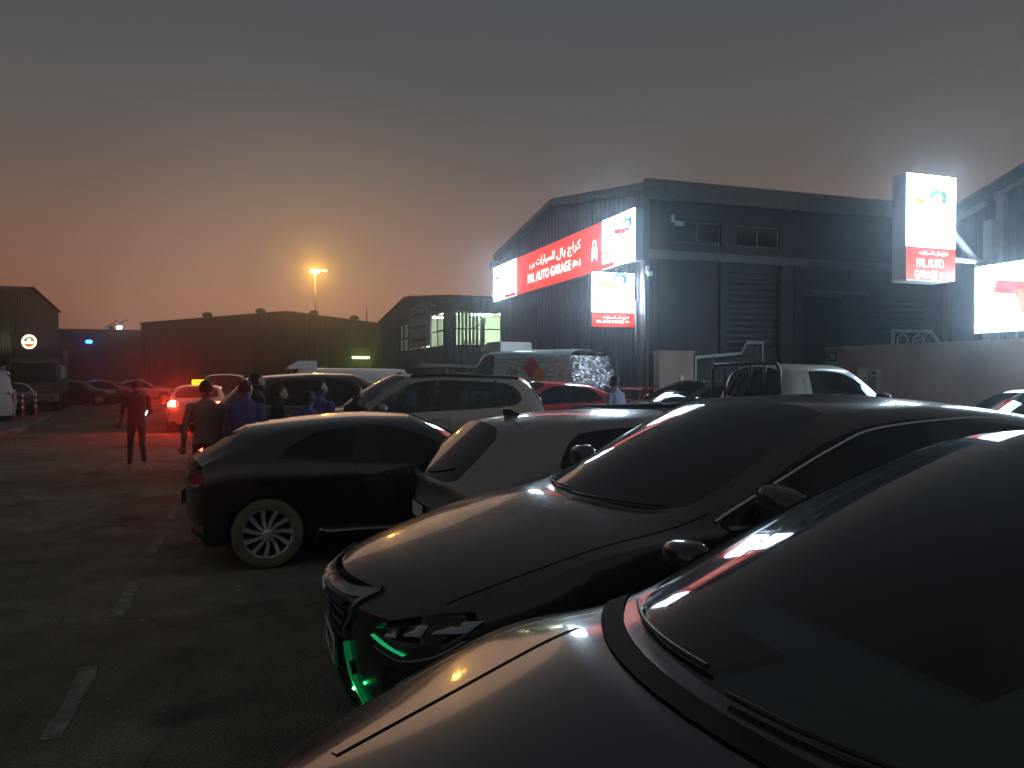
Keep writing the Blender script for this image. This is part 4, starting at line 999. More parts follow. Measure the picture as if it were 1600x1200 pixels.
def ribbed(name, along, at, a0, a1, z0, ztop, m, parent, face=-1, pitch=.25, dep=.035, holes=()):
    """profiled metal sheet with real ribs, its top following ztop(a)"""
    b = MB(); a = a0; pts = []
    while a < a1 - 1e-6:
        for q, d in ((0, 0), (.45, 0), (.55, dep), (.9, dep)):
            aa = a + q * pitch
            if aa < a1: pts.append((aa, d))
        a += pitch
    pts.append((a1, 0))
    def P3(a, d, z): return (a, at + face * d, z) if along == 'x' else (at + face * d, a, z)
    for (p, dp), (q, dq) in zip(pts, pts[1:]):
        c_ = (p + q) / 2; segs = [(z0, None)]
        hs = [h for h in holes if h[0] < c_ < h[1]]
        if hs: segs = [(z0, hs[0][2]), (hs[0][3], None)]
        for lo, hi in segs:
            b.add([P3(p, dp, lo), P3(q, dq, lo), P3(q, dq, hi if hi is not None else ztop(q)), P3(p, dp, hi if hi is not None else ztop(p))], [(0, 1, 2, 3)])
    return b.build(name, m, parent)
def gable_roof(parent, x0, x1, y0, y1, ze, zr, m, axis='x', th=.08, over=.2, pitch=.3):
    """two ribbed slopes, the ridge along x"""
    yr = (y0 + y1) / 2
    for (ya, yb) in ((y0 - over, yr), (y1 + over, yr)):
        k = (zr - ze) / abs(yr - (y0 if ya < yr else y1)); za = ze - over * k
        b = MB(); x = x0 - over; P_ = []
        while x < x1 + over:
            for q, d in ((0, 0), (.5, 0), (.6, .05), (.9, .05)): P_.append((x + q * pitch, d))
            x += pitch
        for (p, dp), (q, dq) in zip(P_, P_[1:]):
            b.add([(p, ya, za + dp), (q, ya, za + dq), (q, yb, zr + dq), (p, yb, zr + dp)], [(0, 1, 2, 3)])
        b.add([(x0 - over, ya, za - th), (x1 + over, ya, za - th), (x1 + over, yb, zr - th), (x0 - over, yb, zr - th), (x0 - over, ya, za), (x1 + over, ya, za), (x1 + over, yb, zr), (x0 - over, yb, zr)],
              [(0, 1, 2, 3), (0, 4, 5, 1), (0, 3, 7, 4), (1, 5, 6, 2)])
        b.build('roof', m, parent)
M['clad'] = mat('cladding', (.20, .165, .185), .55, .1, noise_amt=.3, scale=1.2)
M['clad_dark'] = mat('cladding_dark', (.085, .08, .085), .55, .1, noise_amt=.3, scale=1.2)
M['roofing'] = mat('roofing', (.10, .095, .10), .5, .3, noise_amt=.3)
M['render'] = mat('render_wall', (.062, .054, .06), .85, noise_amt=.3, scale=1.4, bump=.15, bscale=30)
M['wallpink'] = mat('boundary_render', (.42, .29, .25), .85, noise_amt=.28, scale=1.1, bump=.2, bscale=40)
M['steel'] = mat('steel_grey', (.16, .165, .17), .5, .5, noise_amt=.25)
M['steel_white'] = mat('steel_white', (.6, .6, .58), .5, 0, noise_amt=.15)
M['shutter'] = mat('shutter', (.045, .047, .05), .5, .3, noise_amt=.25)
M['pane'] = glass('pane', (.12, .13, .14), .03, .06)
M['pane_clear'] = glass('pane_clear', (.82, .86, .84), .03, .03)
M['void'] = mat('void_wall', (.03, .03, .032), .9)
M['concrete'] = mat('concrete', (.22, .21, .2), .85, noise_amt=.3)

# ------------------------------------------------------------------ the garage
GU, GG = 8.37, 15.1
s = site('garage_building', 'garage workshop with a ribbed gable and long dark side wall behind the yard', GU, GG, .25)
D = 18.0; Wd = 10.4; ze, zr = 5.62, 6.42
def gab(y): return ze + (zr - ze) * (1 - abs(y - Wd / 2) / (Wd / 2))
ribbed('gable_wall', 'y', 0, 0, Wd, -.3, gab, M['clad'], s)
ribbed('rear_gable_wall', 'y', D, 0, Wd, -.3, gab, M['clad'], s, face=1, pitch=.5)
holes = [(.7, 1.88, 4.5, 5.0), (2.3, 3.5, 4.5, 5.0), (1.95, 3.55, 0, 3.9), (4.0, 5.5, 0, 3.4), (6.2, 8.0, 0, 3.4)]
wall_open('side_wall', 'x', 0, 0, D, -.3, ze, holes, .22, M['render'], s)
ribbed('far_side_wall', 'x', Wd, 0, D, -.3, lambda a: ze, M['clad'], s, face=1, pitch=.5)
gable_roof(s, 0, D, 0, Wd, ze, zr, M['roofing'])
MB().box(-.22, D + .2, -.34, -.205, ze - .26, ze + .16).build('eave_gutter', M['steel'], s)
MB().box(-.02, D, -.05, -.002, 4.12, 4.3).build('wall_band', M['steel'], s)
for x in (.35, 1.92, 3.58, 3.98, 5.6): MB().box(x - .09, x + .09, -.07, -.002, -.3, 4.1).build('pilaster', M['render'], s)
for (x0, x1) in ((.7, 1.88), (2.3, 3.5)):
    w_ = MB().box(x0, x1, .06, .10, 4.5, 4.54).box(x0, x1, .06, .10, 4.96, 5.0).box(x0, x0 + .04, .06, .10, 4.54, 4.96).box(x1 - .04, x1, .06, .10, 4.54, 4.96).box((x0 + x1) / 2 - .02, (x0 + x1) / 2 + .02, .06, .10, 4.54, 4.96).build('window', M['steel'], s)
    for a, b_ in ((x0 + .04, (x0 + x1) / 2 - .02), ((x0 + x1) / 2 + .02, x1 - .04)): MB().box(a, b_, .075, .085, 4.54, 4.96).build('pane', M['pane'], w_)
for (x0, x1, zt) in ((1.95, 3.55, 3.9), (6.2, 8.0, 3.4)):
    d_ = MB().box(x0, x1, .13, .16, 0, zt).build('roller_door', M['shutter'], s)
    for k in range(int(zt / .14)): MB().prism([(.13, k * .14 + .01), (.10, k * .14 + .05), (.10, k * .14 + .10), (.13, k * .14 + .135)], 'x', x0 + .02, x1 - .02).build('door_slat', M['shutter'], d_)
d_ = MB().box(4.0, 5.5, .8, .85, 0, 3.4).build('doorway_back', M['void'], s)
MB().box(3.9, 5.6, -.6, -.003, 3.42, 3.5).build('door_canopy', M['steel'], s)
MB().box(.05, D - .05, 3, 3.05, -.2, ze - .1).build('inner_wall', M['void'], s)
pp = MB().tube([(-.1, -.12, ze - .25), (-.1, -.12, -.2)], .055, 10).build('downpipe', M['steel'], s, True)
for z_ in (1.2, 3.6, 3.9): MB().tube([(-.1, -.12, z_), (-.1, -.12, z_ + .05)], .075, 10).build('pipe_bracket', M['steel'], pp)
pp = MB().tube([(-.13, .28, 3.2), (-.13, .28, -.2)], .03, 8).build('conduit', M['steel'], s, True)
def cctv(parent, x, y, z, dx, dy):
    o = MB().box(x - .03, x + .03, y - .03, y + .03, z, z + .16).build('camera_bracket', M['steel_white'], parent)
    MB().box(x + dx * .1 - .05, x + dx * .1 + .12 * abs(dx) + .05, y + dy * .1 - .05, y + dy * .1 + .05, z - .07, z + .03, .02).build('security_camera', M['steel_white'], o)
cctv(s, -.12, -.2, 3.75, 0, -1); cctv(s, .5, -.2, 4.9, 1, 0); cctv(s, -.1, Wd - .1, 5.15, -1, 0)
MB().box(-.34, -.04, Wd - .05, Wd + .25, 5.2, 5.45).build('eave_end_box', M['steel'], s)
MB().prism([(-.2, ze - .05), (Wd / 2, zr - .05), (Wd + .2, ze - .05), (Wd + .2, ze + .1), (Wd / 2, zr + .1), (-.2, ze + .1)], 'x', -.235, -.205).build('rake_trim', M['steel'], s)

# ------------------------------------------------------------------ lit signs
WHITE = emit('sign_white', (.64, .84, 1.0), 19.0)
WHITE_HOT = emit('sign_white_hot', (.64, .84, 1.0), 19.0)
REDP = emit('sign_red', (.60, .030, .010), 1.0)
REDB = emit('sign_red_blade', (.58, .030, .010), 1.0)
LETTER = emit('sign_letter', (1, .97, .93), 1.3)
OLIVE = emit('sign_olive', (.42, .40, .14), .5)
GREYT = emit('sign_grey_print', (.5, .52, .58), .5)
LOGO = {k: emit('logo_' + k, c_, .36) for k, c_ in dict(red=(.85, .06, .05), orange=(1, .32, .12), yellow=(1, .78, .25), violet=(.45, .22, .85), blue=(.02, .22, .85), cyan=(.05, .62, .95), green=(.25, .85, .35), lime=(.75, .95, .2)).items()}
LOGOW = {k: emit('logow_' + k, c_, .40) for k, c_ in dict(red=(1, .45, .16), orange=(1, .55, .25), yellow=(1, .9, .62), violet=(.85, .66, 1), blue=(.12, .42, .95), cyan=(.25, .78, .98), green=(1, 1, .95), lime=(1, 1, .9)).items()}
CAB = mat('sign_cabinet', (.28, .29, .30), .5, .3)
def logo(parent, x, z, w_, y, L_, stem=True, tail=True, sq=1.0):
    def st(nm, pts, wd, m): 
        pts = smooth_pts(pts, 6); ws = wd * 1.25 if not isinstance(wd, tuple) else [1.25 * (wd[0] + (wd[1] - wd[0]) * i / (len(pts) - 1)) for i in range(len(pts))]
        vs, fs = stroke(pts, ws); flat(nm, ([(a * w_, b_ * w_ * sq) for a, b_ in vs], fs), x, z, y, m, parent)
    st('logo_bar', [(-.50, .13), (-.30, .09), (-.10, .055)], .15, L_['red'])
    st('logo_bar', [(-.10, .055), (.05, .03), (.17, .035)], (.15, .145), L_['orange'] if L_ is LOGOW else L_['red'])
    st('logo_loop', [(.17, .035), (.28, .055), (.37, .11)], (.145, .12), L_['violet'])
    st('logo_loop', [(.37, .11), (.435, .20), (.41, .32), (.31, .37)], (.12, .12), L_['blue'])
    st('logo_loop', [(.31, .37), (.17, .37), (.05, .29), (.0, .20)], (.12, .09), L_['cyan'])
    if stem: st('logo_stem', [(-.20, .06), (-.155, -.12), (-.15, -.34)], (.15, .035), L_['orange'])
    if tail:
        st('logo_tail', [(.06, -.05), (.05, -.18), (.10, -.28)], (.05, .12), L_['green'])
        st('logo_tail', [(.10, -.28), (.22, -.33), (.36, -.27)], (.12, .05), L_['lime'])
AR_K, AR_B, AR_S, AR_F = '\uFEDB\uFEAE\uFE8D\uFE9D', '\uFE91\uFE8E\uFEDD', '\uFEDF\uFEE0\uFEB4\uFEF4\uFE8E\uFEAD\uFE8D\uFE95', '\uFED3\uFEAE\uFEC9'
AR = AR_S[::-1] + ' ' + AR_B[::-1] + ' ' + AR_K[::-1]; ARF = '(' + AR_F[::-1] + ')'
# long fascia sign on the gable
sg_ = tag(empty('fascia_sign', LG(GU - .26, 20.35, 4.90), TH - math.pi / 2), 'long lit red and white fascia sign across the garage gable', 'sign')
Lh = 5.15; Hh = .58
MB().box(-Lh, Lh, .002, .20, -Hh, Hh).build('cabinet', CAB, sg_)
xa, xb = -5.15 + .23 * 10.3, -5.15 + .84 * 10.3
flat('white_panel', rect2(xa + Lh, 2 * Hh), (xa - Lh) / 2, 0, -.004, WHITE, sg_)
flat('white_panel', rect2(Lh - xb, 2 * Hh), (xb + Lh) / 2, 0, -.004, WHITE, sg_)
flat('red_panel', rect2(xb - xa - .004, 2 * Hh), (xa + xb) / 2, 0, -.004, REDP, sg_)
flat('red_strip', rect2(xa + 4.0, .13), (xa - 4.0) / 2, -Hh + .066, -.008, REDP, sg_)
flat('red_strip', rect2(4.15 - xb, .13), (xb + 4.15) / 2, -Hh + .066, -.008, REDP, sg_)
tx = .25
for w_, wd_, x_, h_, z_ in ((AR_K, .86, 1.55, .36, .20), (AR_B, .62, .66, .30, .19), (AR_S, 1.45, -.52, .30, .21)): flat('arabic_lettering', text2d(w_[::-1], h_, wd_, bold=.012), tx + x_, z_, -.008, LETTER, sg_)
flat('arabic_lettering', text2d(ARF, .20, .42, bold=.02), tx - 1.6, .14, -.008, LETTER, sg_)
flat('english_lettering', text2d('PAL AUTO GARAGE', .28, 3.3, bold=.022), tx - .30, -.20, -.008, LETTER, sg_)
flat('english_lettering', text2d('(Br.)', .20, .52, bold=.025), tx + 1.72, -.22, -.008, LETTER, sg_)
ic = [(-.16, -.25), (-.16, .02), (-.13, .10), (-.09, .26), (.09, .26), (.13, .10), (.16, .02), (.16, -.25), (.10, -.25), (.10, -.17), (-.10, -.17), (-.10, -.25)]
flat('car_icon', (ic, [tuple(range(12))]), 3.05, -.06, -.008, LETTER, sg_)
flat('car_icon_window', ([(-.075, .09), (-.055, .2), (.055, .2), (.075, .09)], [(0, 1, 2, 3)]), 3.05, -.06, -.012, REDP, sg_)
for q in (-.1, .1): flat('car_icon_lamp', rect2(.05, .05), 3.05 + q, -.08, -.012, REDP, sg_)
logo(sg_, 4.56, .14, .88, -.008, LOGO, sq=.78); logo(sg_, -4.62, .16, .80, -.008, LOGO, sq=.8)
def olive(x):
    flat('olive_badge', ([(-.28, -.075), (-.22, .06), (.28, .075), (.24, -.06)], [(0, 1, 2, 3)]), x, -.19, -.008, OLIVE, sg_)
    flat('badge_stripe', ([(-.18, -.012), (-.16, .022), (.2, .03), (.18, -.004)], [(0, 1, 2, 3)]), x, -.19, -.012, LETTER, sg_)
    for k, (w_, z_) in enumerate(((.34, .06), (.24, .13), (.30, -.03))): flat('small_print', rect2(w_, .018), x + .03, z_, -.008, GREYT, sg_)
olive(3.84); olive(-3.3)
flat('small_print', text2d('TotalEnergies', .065, .72), 4.56, -.26, -.008, GREYT, sg_)
# blade sign beside the corner
def blade(name, label, u0, u1, g, z0, z1, red, dep, W_, words, logow, lz):  # a lit box sign
    r_ = tag(empty(name, LG((u0 + u1) / 2, g, z0), TH), label, 'sign'); w_ = u1 - u0; h = z1 - z0
    MB().box(-w_ / 2, w_ / 2, .002, dep, 0, h).build('cabinet', CAB, r_)
    flat('white_panel', rect2(w_ - .01, h - red - .004), 0, (h + red) / 2, -.004, W_, r_)
    flat('red_panel', rect2(w_ - .01, red), 0, red / 2 + .002, -.004, REDB, r_)
    logo(r_, -.02, lz, logow, -.009, LOGOW, stem=False, tail=False)
    flat('logo_stem', ([(-.06, .04), (.05, .04), (.02, -.22), (-.005, -.22)], [(0, 3, 2, 1)]), -.02 - logow * .2, lz, -.009, LOGOW['yellow'], r_)
    for (t_, sz, wd, x_, z_) in words: flat('lettering', text2d(t_, sz, wd, bold=.03), x_, z_, -.008, LETTER, r_)
    return r_
r_ = blade('blade_sign', 'small square lit sign projecting from the garage corner below the fascia sign', 7.22, 8.28, 15.55, 2.86, 4.07, .33, .12, WHITE_HOT,
      [(AR, .07, .66, .06, .205), ('PAL AUTO GARAGE', .07, .66, -.08, .12), ('(Br.)', .055, .11, .34, .12)], .72, .90)
for z_ in (.05, 1.12): MB().tube([(.53, .06, z_), (1.08, .06, z_)], .022, 8).build('sign_bracket', M['steel'], r_)
r_ = blade('projecting_sign', 'tall lit white and red sign box held out above the boundary wall', 10.92, 12.06, 10.52, 3.47, 5.33, .58, .31, WHITE_HOT,
      [(AR, .09, .68, .06, .47), ('PAL AUTO', .16, .62, -.02, .30), ('GARAGE', .15, .52, -.12, .10), ('(Br.)', .10, .22, .30, .09)], .74, 1.30)
MB().box(-.58, .35, -.03, .30, -.03, -.002).build('drip_tray', M['steel_white'], r_)
MB().tube([(.57, .15, .42), (1.55, .15, .42)], .05, 8).build('sign_arm', M['steel_white'], r_)
MB().tube([(.57, .2, 1.05), (1.6, .2, .2)], .06, 8).build('sign_arm', M['steel_white'], r_)
MB().box(1.55, 1.71, .08, .26, -3.4, 1.2).build('sign_post', M['steel_white'], r_)
# big sign over the wall
r_ = tag(empty('wall_sign', LG(12.72, 8.75, 3.17), TH - math.pi / 2), 'wide lit white sign with a red logo above the boundary wall at the right', 'sign')
MB().box(-1.92, 1.92, .002, .14, -.61, .61).build('cabinet', CAB, r_)
flat('white_panel', rect2(3.83, 1.21), 0, 0, -.004, emit('sign_white_wall', (.64, .84, 1), 15.0), r_)
logo(r_, -.72, .05, 1.60, -.008, LOGO, sq=.78)
flat('lettering', text2d('TotalEnergies', .17, 1.5, bold=.006), -.80, -.38, -.008, emit('sign_pink_grey', (.62, .42, .46), .42), r_)
for x in (-1.5, 1.5): MB().box(x - .05, x + .05, .14, .22, -1.2, .3).build('sign_post', M['steel'], r_)

# ------------------------------------------------------------------ boundary walls and gates
s = site('boundary_wall', 'long pinkish boundary wall with house number 26 under the wide sign', 12.8, 2.0, 0, 'wall')
MB().box(0, .2, 0, 12.6, 0, 2.36).build('wall_body', M['wallpink'], s)
MB().box(-.03, .23, -.03, 12.63, 2.36, 2.43).build('wall_coping', M['wallpink'], s)
p_ = MB().box(-.012, -.002, 12.28, 12.52, 2.10, 2.32).build('number_plate', M['gloss_black'], s)
vs, fs = text2d('26', .13, .16, bold=.02); mesh_obj('number_lettering', [(-.0145, 12.40 - a, 2.21 + b_) for a, b_ in vs], fs, M['steel_white'], p_)
p_ = MB().box(-.10, -.002, 10.95, 11.55, 1.15, 1.95, .01).build('meter_box', mat('meter_box', (.5, .46, .36), .6, noise_amt=.2), s)
MB().box(-.106, -.101, 11.28, 11.5, 1.74, 1.9).build('meter_label', M['plate'], p_); MB().box(-.108, -.101, 11.0, 11.2, 1.5, 1.75).build('meter_dial', M['satin'], p_)
MB().box(-.105, -.101, 11.02, 11.12, 1.8, 1.86).build('meter_plate', M['ink'], p_)
s = site('gate_pillar', 'short pinkish wall pier with a doorbell beside the garage corner', 8.45, 14.72, .26, 'wall')
MB().box(0, .85, 0, .25, -.1, 2.0).build('wall_body', M['wallpink'], s); MB().box(-.02, .87, -.02, .27, 2.0, 2.06).build('wall_coping', M['wallpink'], s)
MB().box(.50, .58, -.03, -.002, 1.35, 1.52, .008).build('doorbell', M['steel_white'], s)
def gate(name, label, u, g, z, rise, m, hooped):
    s = site(name, label, u, g, z, 'gate'); W_ = 1.75
    fr = MB().box(0, .05, 0, .05, .08, 1.95).box(.05, W_, 0, .05, .08, .14).box(W_, W_ + .05, 0, .05, .08, 1.95 + rise)
    fr.add([(.05, 0, 1.88), (1.2, 0, 1.98), (1.2, .05, 1.98), (.05, .05, 1.88), (.05, 0, 1.95), (1.2, 0, 2.05), (1.2, .05, 2.05), (.05, .05, 1.95)], [(0, 1, 2, 3), (4, 7, 6, 5), (0, 4, 5, 1), (2, 6, 7, 3)])
    fr.add([(1.2, 0, 1.98), (1.35, 0, 1.95 + rise), (1.35, .05, 1.95 + rise), (1.2, .05, 1.98), (1.2, 0, 2.05), (1.35, 0, 2.02 + rise), (1.35, .05, 2.02 + rise), (1.2, .05, 2.05)], [(0, 1, 2, 3), (4, 7, 6, 5), (0, 4, 5, 1), (2, 6, 7, 3)])
    fr.box(1.35, W_ + .05, 0, .05, 1.95 + rise, 2.02 + rise)
    fr.build('gate_frame', m, s)
    for k in range(13):
        x = .14 + k * .125; top = 1.82 + x * .08 if x < 1.25 else 1.9 + rise
        MB().tube([(x - .03, .025, .12), (x - .03, .025, top - .04), (x, .025, top), (x + .03, .025, top - .04), (x + .03, .025, .12)], .011, 6).build('gate_bar', m, s)
    return s
gate('sliding_gate', 'grey barred steel gate with a raised end beside the pinkish pier', 9.32, 14.7, .26, .28, M['steel'], True)
s = site('ornamental_gate', 'white gate top with round hoops showing above the boundary wall', 13.35, 13.2, 0, 'gate')
fr = MB().box(0, .05, 0, .05, 0, 2.8).box(.05, 1.1, 0, .05, 2.72, 2.8).box(.05, 1.2, 0, .05, 2.3, 2.36)
fr.add([(1.1, 0, 2.72), (1.5, 0, 2.3), (1.5, .05, 2.3), (1.1, .05, 2.72), (1.1, 0, 2.8), (1.58, 0, 2.3), (1.58, .05, 2.3), (1.1, .05, 2.8)], [(0, 1, 2, 3), (4, 7, 6, 5), (0, 4, 5, 1), (2, 6, 7, 3)])
fr.box(.05, 1.5, .01, .04, .1, 2.3).build('gate_frame', M['steel_white'], s)
for x in (.3, .75): MB().tube([(x + .15 * math.cos(a), .025, 2.53 + .15 * math.sin(a)) for a in [2 * math.pi * k / 20 for k in range(21)]], .02, 6, False).build('gate_hoop', M['steel_white'], s)

# shed with a white steel frame at the right edge
s = site('steel_shed', 'dark steel shed with white frame posts behind the wall at right', 14.0, 3.6, 0)
Ws = 8.9; e0, r0 = 5.1, 6.55
def gab2(y): return e0 + (r0 - e0) * (1 - abs(y - Ws / 2) / (Ws / 2))
ribbed('gable_wall', 'y', .15, 0, Ws, 0, gab2, mat('shed_clad', (.12, .15, .19), .5, .2, noise_amt=.2), s, pitch=.3)
wall_open('side_wall', 'x', Ws, 0, 9, 0, e0, [], .1, M['clad_dark'], s, face=1)
wall_open('side_wall', 'x', 0, 0, 9, 0, e0, [], .1, M['clad_dark'], s)
gable_roof(s, 0, 9, 0, Ws, e0, r0, M['roofing'], over=.3)
for y in (1.0, 3.0, 5.9, 7.6): MB().box(-.02, .11, y - .08, y + .08, 0, gab2(y) - .12).build('frame_post', M['steel_white'], s)
for (ya, yb) in ((.1, Ws / 2), (Ws / 2, Ws - .1)):
    n_ = 5
    for k in range(n_):
        p, q = ya + (yb - ya) * k / n_, ya + (yb - ya) * (k + .75) / n_
        MB().add([(-.04, p, gab2(p) - .24), (-.04, q, gab2(q) - .24), (-.04, q, gab2(q) - .14), (-.04, p, gab2(p) - .14), (.05, p, gab2(p) - .24), (.05, q, gab2(q) - .24), (.05, q, gab2(q) - .14), (.05, p, gab2(p) - .14)],
                 [(0, 1, 2, 3), (4, 7, 6, 5), (0, 4, 5, 1), (2, 6, 7, 3), (0, 3, 7, 4), (1, 5, 6, 2)]).build('rake_light_strip', M['steel_white'], s)

# ------------------------------------------------------------------ building with lit windows
s = site('lit_building', 'ribbed workshop with a lit green-white upper window band beyond the garage', 8.4, 33.4, 0)
D2, W2 = 14.0, 17.5; e2, r2 = 5.3, 6.1
def gab3(y): return e2 + (r2 - e2) * (1 - abs(y - W2 / 2) / (W2 / 2))
h1 = (.3, 4.2, 3.1, 4.6); h2 = (.35, 11.2, 3.1, 4.6)
ribbed('gable_wall', 'y', 0, 0, W2, 0, gab3, M['clad_dark'], s, pitch=.35, holes=[h2])
ribbed('side_wall', 'x', 0, 0, D2, 0, lambda a: e2, M['clad_dark'], s, pitch=.35, holes=[h1])
ribbed('far_side_wall', 'x', W2, 0, D2, 0, lambda a: e2, M['clad_dark'], s, face=1, pitch=.7)
gable_roof(s, 0, D2, 0, W2, e2, r2, M['roofing'], pitch=.45)
room = mat('room_paint', (.64, .68, .60), .8)
b = MB().box(.2, 6.0, 6.0, 6.1, 2.6, 5.0); b.box(6.0, 6.1, .2, 6.0, 2.6, 5.0); b.box(.2, 6.0, .2, 6.0, 4.85, 4.95); b.box(.2, 6.0, .2, 6.0, 2.6, 2.7)
b.build('lit_room', room, s)
b = MB().box(3.0, 3.1, 6.1, 11.6, 2.6, 5.0).box(.2, 3.0, 11.6, 11.7, 2.6, 5.0).box(.2, 3.0, 6.1, 11.6, 4.85, 4.95).box(.2, 3.0, 6.1, 11.6, 2.6, 2.7); b.build('lit_room', room, s)
TUBE = emit('tube_white', (.90, 1.0, .78), 75)
for (x, y, dx) in ((2.2, 2.0, .55), (1.0, 4.4, .55), (3.4, 1.2, .5), (4.6, 3.5, .5), (1.2, 8.0, .1)):
    MB().box(x - dx, x + dx, y - .09, y + .09, 4.62, 4.70).build('ceiling_lamp', TUBE, s)
MB().box(3.2, 3.9, 1.6, 2.0, 2.7, 3.7).build('office_cabinet', M['concrete'], s); MB().box(1.6, 2.4, 2.5, 3.4, 2.7, 3.45).build('desk', M['concrete'], s)
fr = M['gloss_black']
wn_ = MB().box(h1[0], h1[1], -.04, .04, 3.06, 3.12).box(h1[0], h1[1], -.04, .04, 4.57, 4.62).build('window', fr, s)
for x in (.3, 1.58, 2.55, 3.5, 4.17): MB().box(x, x + .05, -.035, .035, 3.1, 4.6).build('mullion', fr, wn_)
MB().box(.3, 4.2, -.03, .03, 3.82, 3.87).build('transom', fr, wn_)
for k in range(7): MB().box(.38 + k * .17, .50 + k * .17, .10, .115, 3.12, 4.58).build('blind_strip', room, wn_)
for a, b_ in ((.35, 1.58), (1.63, 2.55), (2.6, 3.5), (3.55, 4.17)): MB().box(a, b_, -.004, .004, 3.12, 4.57).build('pane', M['pane_clear'], wn_)
wn_ = MB().box(-.04, .04, h2[0], h2[1], 3.06, 3.12).box(-.04, .04, h2[0], h2[1], 4.57, 4.62).build('window', fr, s)
for k in range(9): MB().box(-.035, .035, .35 + k * 1.34, .42 + k * 1.34, 3.1, 4.6).build('mullion', fr, wn_)
MB().box(-.03, .03, .35, 11.2, 3.75, 3.83).build('transom', fr, wn_)
for k in range(26):
    if not 7 < k < 10: MB().box(.12, .135, .5 + k * .41, .78 + k * .41, 3.12, 4.58).build('blind_strip', room, wn_)
ban = mat('banner', (.30, .30, .31), .7, noise_amt=.15, scale=4)
bo = MB().box(-.35, -.30, 1.9, 6.6, 3.15, 5.25).build('banner', ban, s)
ik = mat('banner_print', (.07, .06, .065), .7); ikr = mat('banner_print_red', (.18, .05, .05), .7)
for (nm, pts, wd, m_) in (('banner_emblem', [(2.8, 4.85), (3.6, 5.05), (4.6, 5.1), (5.4, 4.9)], .08, ik), ('banner_emblem', [(2.5, 4.75), (3.4, 4.72), (4.4, 4.78), (5.9, 4.72)], .12, ik), ('banner_line', [(2.5, 4.15), (5.9, 4.15)], .10, ikr), ('banner_line', [(2.4, 3.5), (6.0, 3.5)], .16, ik)):
    vs, fs = stroke(pts, wd); mesh_obj(nm, [(-.354, a, b_) for a, b_ in vs], fs, m_, bo)
MB().box(-.3, 0, 1.95, 2.05, 5.0, 5.1).box(-.3, 0, 6.4, 6.5, 5.0, 5.1).build('banner_bracket', M['steel'], bo)
o = MB().tube([(1.55, -.5, 0), (1.55, -.5, 4.15)], .09, 10).build('utility_pole', M['steel']); o.parent = None
o.location = LG(8.4, 33.4, 0); o.rotation_euler = (0, 0, TH); tag(o, 'dark pole standing before the lit upper window', 'pole')
MB().tube(smooth_pts([(1.55, -.5, 4.1), (1.2, -.35, 3.9), (.8, -.2, 3.82), (.3, -.1, 3.85)]), .02, 5).build('cable', M['seam'], o)
MB().box(1.48, 1.66, -.58, -.42, 4.1, 4.3).build('pole_cap', M['steel'], o)

# ------------------------------------------------------------------ far buildings
s = site('end_warehouse', 'long low-gabled dark warehouse closing the end of the street', -8.4, 72, 0)
We, De = 22.6, 30.0
def gab4(x): return 6.2 + 1.25 * (1 - abs(x - 11.8) / 11.8)
ribbed('front_wall', 'x', 0, 0, We, 0, gab4, M['clad_dark'], s, pitch=.5, dep=.06)
b = MB(); b.add([(-.2, -.3, gab4(-.2)), (11.8, -.3, 7.5), (We + .3, -.3, gab4(We + .3)), (-.2, De, gab4(-.2)), (11.8, De, 7.5), (We + .3, De, gab4(We + .3)),
                 (-.2, -.3, gab4(-.2) - .15), (11.8, -.3, 7.35), (We + .3, -.3, gab4(We + .3) - .15)], [(0, 1, 4, 3), (1, 2, 5, 4), (6, 7, 1, 0), (7, 8, 2, 1)]); b.build('roof', M['roofing'], s)
for x in (3.2, 9.0, 15.5):
    d_ = MB().box(x, x + 3.6, -.12, -.07, 0, 4.2).build('roller_door', M['shutter'], s)
    for k in range(10): MB().box(x + .05, x + 3.55, -.15, -.121, k * .42 + .03, k * .42 + .36).build('door_slat', M['shutter'], d_)
for x in (5.0, 9.6, 14.4, 18.2):
    z_ = gab4(x) + .02
    v_ = MB().lathe([(.28, z_ - .2), (.28, z_ + .25), (.42, z_ + .3), (.46, z_ + .48), (.30, z_ + .66), (.001, z_ + .7)], 'z', 14, (x, 3.0, 0)).build('roof_ventilator', M['roofing'], s)
MB().tube([(0, -.45, 6.1), (0, -.45, .2)], .07, 8).build('downpipe', M['steel'], s)
wall_open('side_wall', 'y', 0, 0, De, 0, 6.1, [], .2, M['clad_dark'], s); wall_open('side_wall', 'y', We, 0, De, 0, 6.1, [], .2, M['clad_dark'], s, face=1)
o = MB().tube([(17.6, -.2, 3.35), (19.1, -.2, 3.35)], .06, 8).build('wall_tube_lamp', emit('tube_green', (.72, 1, .18), 22)); o.location = LG(-8.4, 72); o.rotation_euler = (0, 0, TH)
tag(o, 'lit yellow-green tube lamp on the far warehouse wall', 'lamp')
MB().box(17.5, 19.2, -.14, -.06, 3.42, 3.5).build('lamp_housing', M['steel_white'], o)
s = site('annex', 'lower flat annex left of the far warehouse', -17.0, 71, 0)
wall_open('front_wall', 'x', 0, 0, 8.62, 0, 5.3, [(2, 4.4, 0, 3.2)], .3, M['clad_dark'], s); MB().box(2, 4.4, .2, .25, 0, 3.2).build('roller_door', M['shutter'], s)
MB().box(-.2, 8.6, -.25, 12, 5.3, 5.5).build('roof', M['roofing'], s); wall_open('side_wall', 'y', 0, 0, 12, 0, 5.3, [], .3, M['clad_dark'], s)
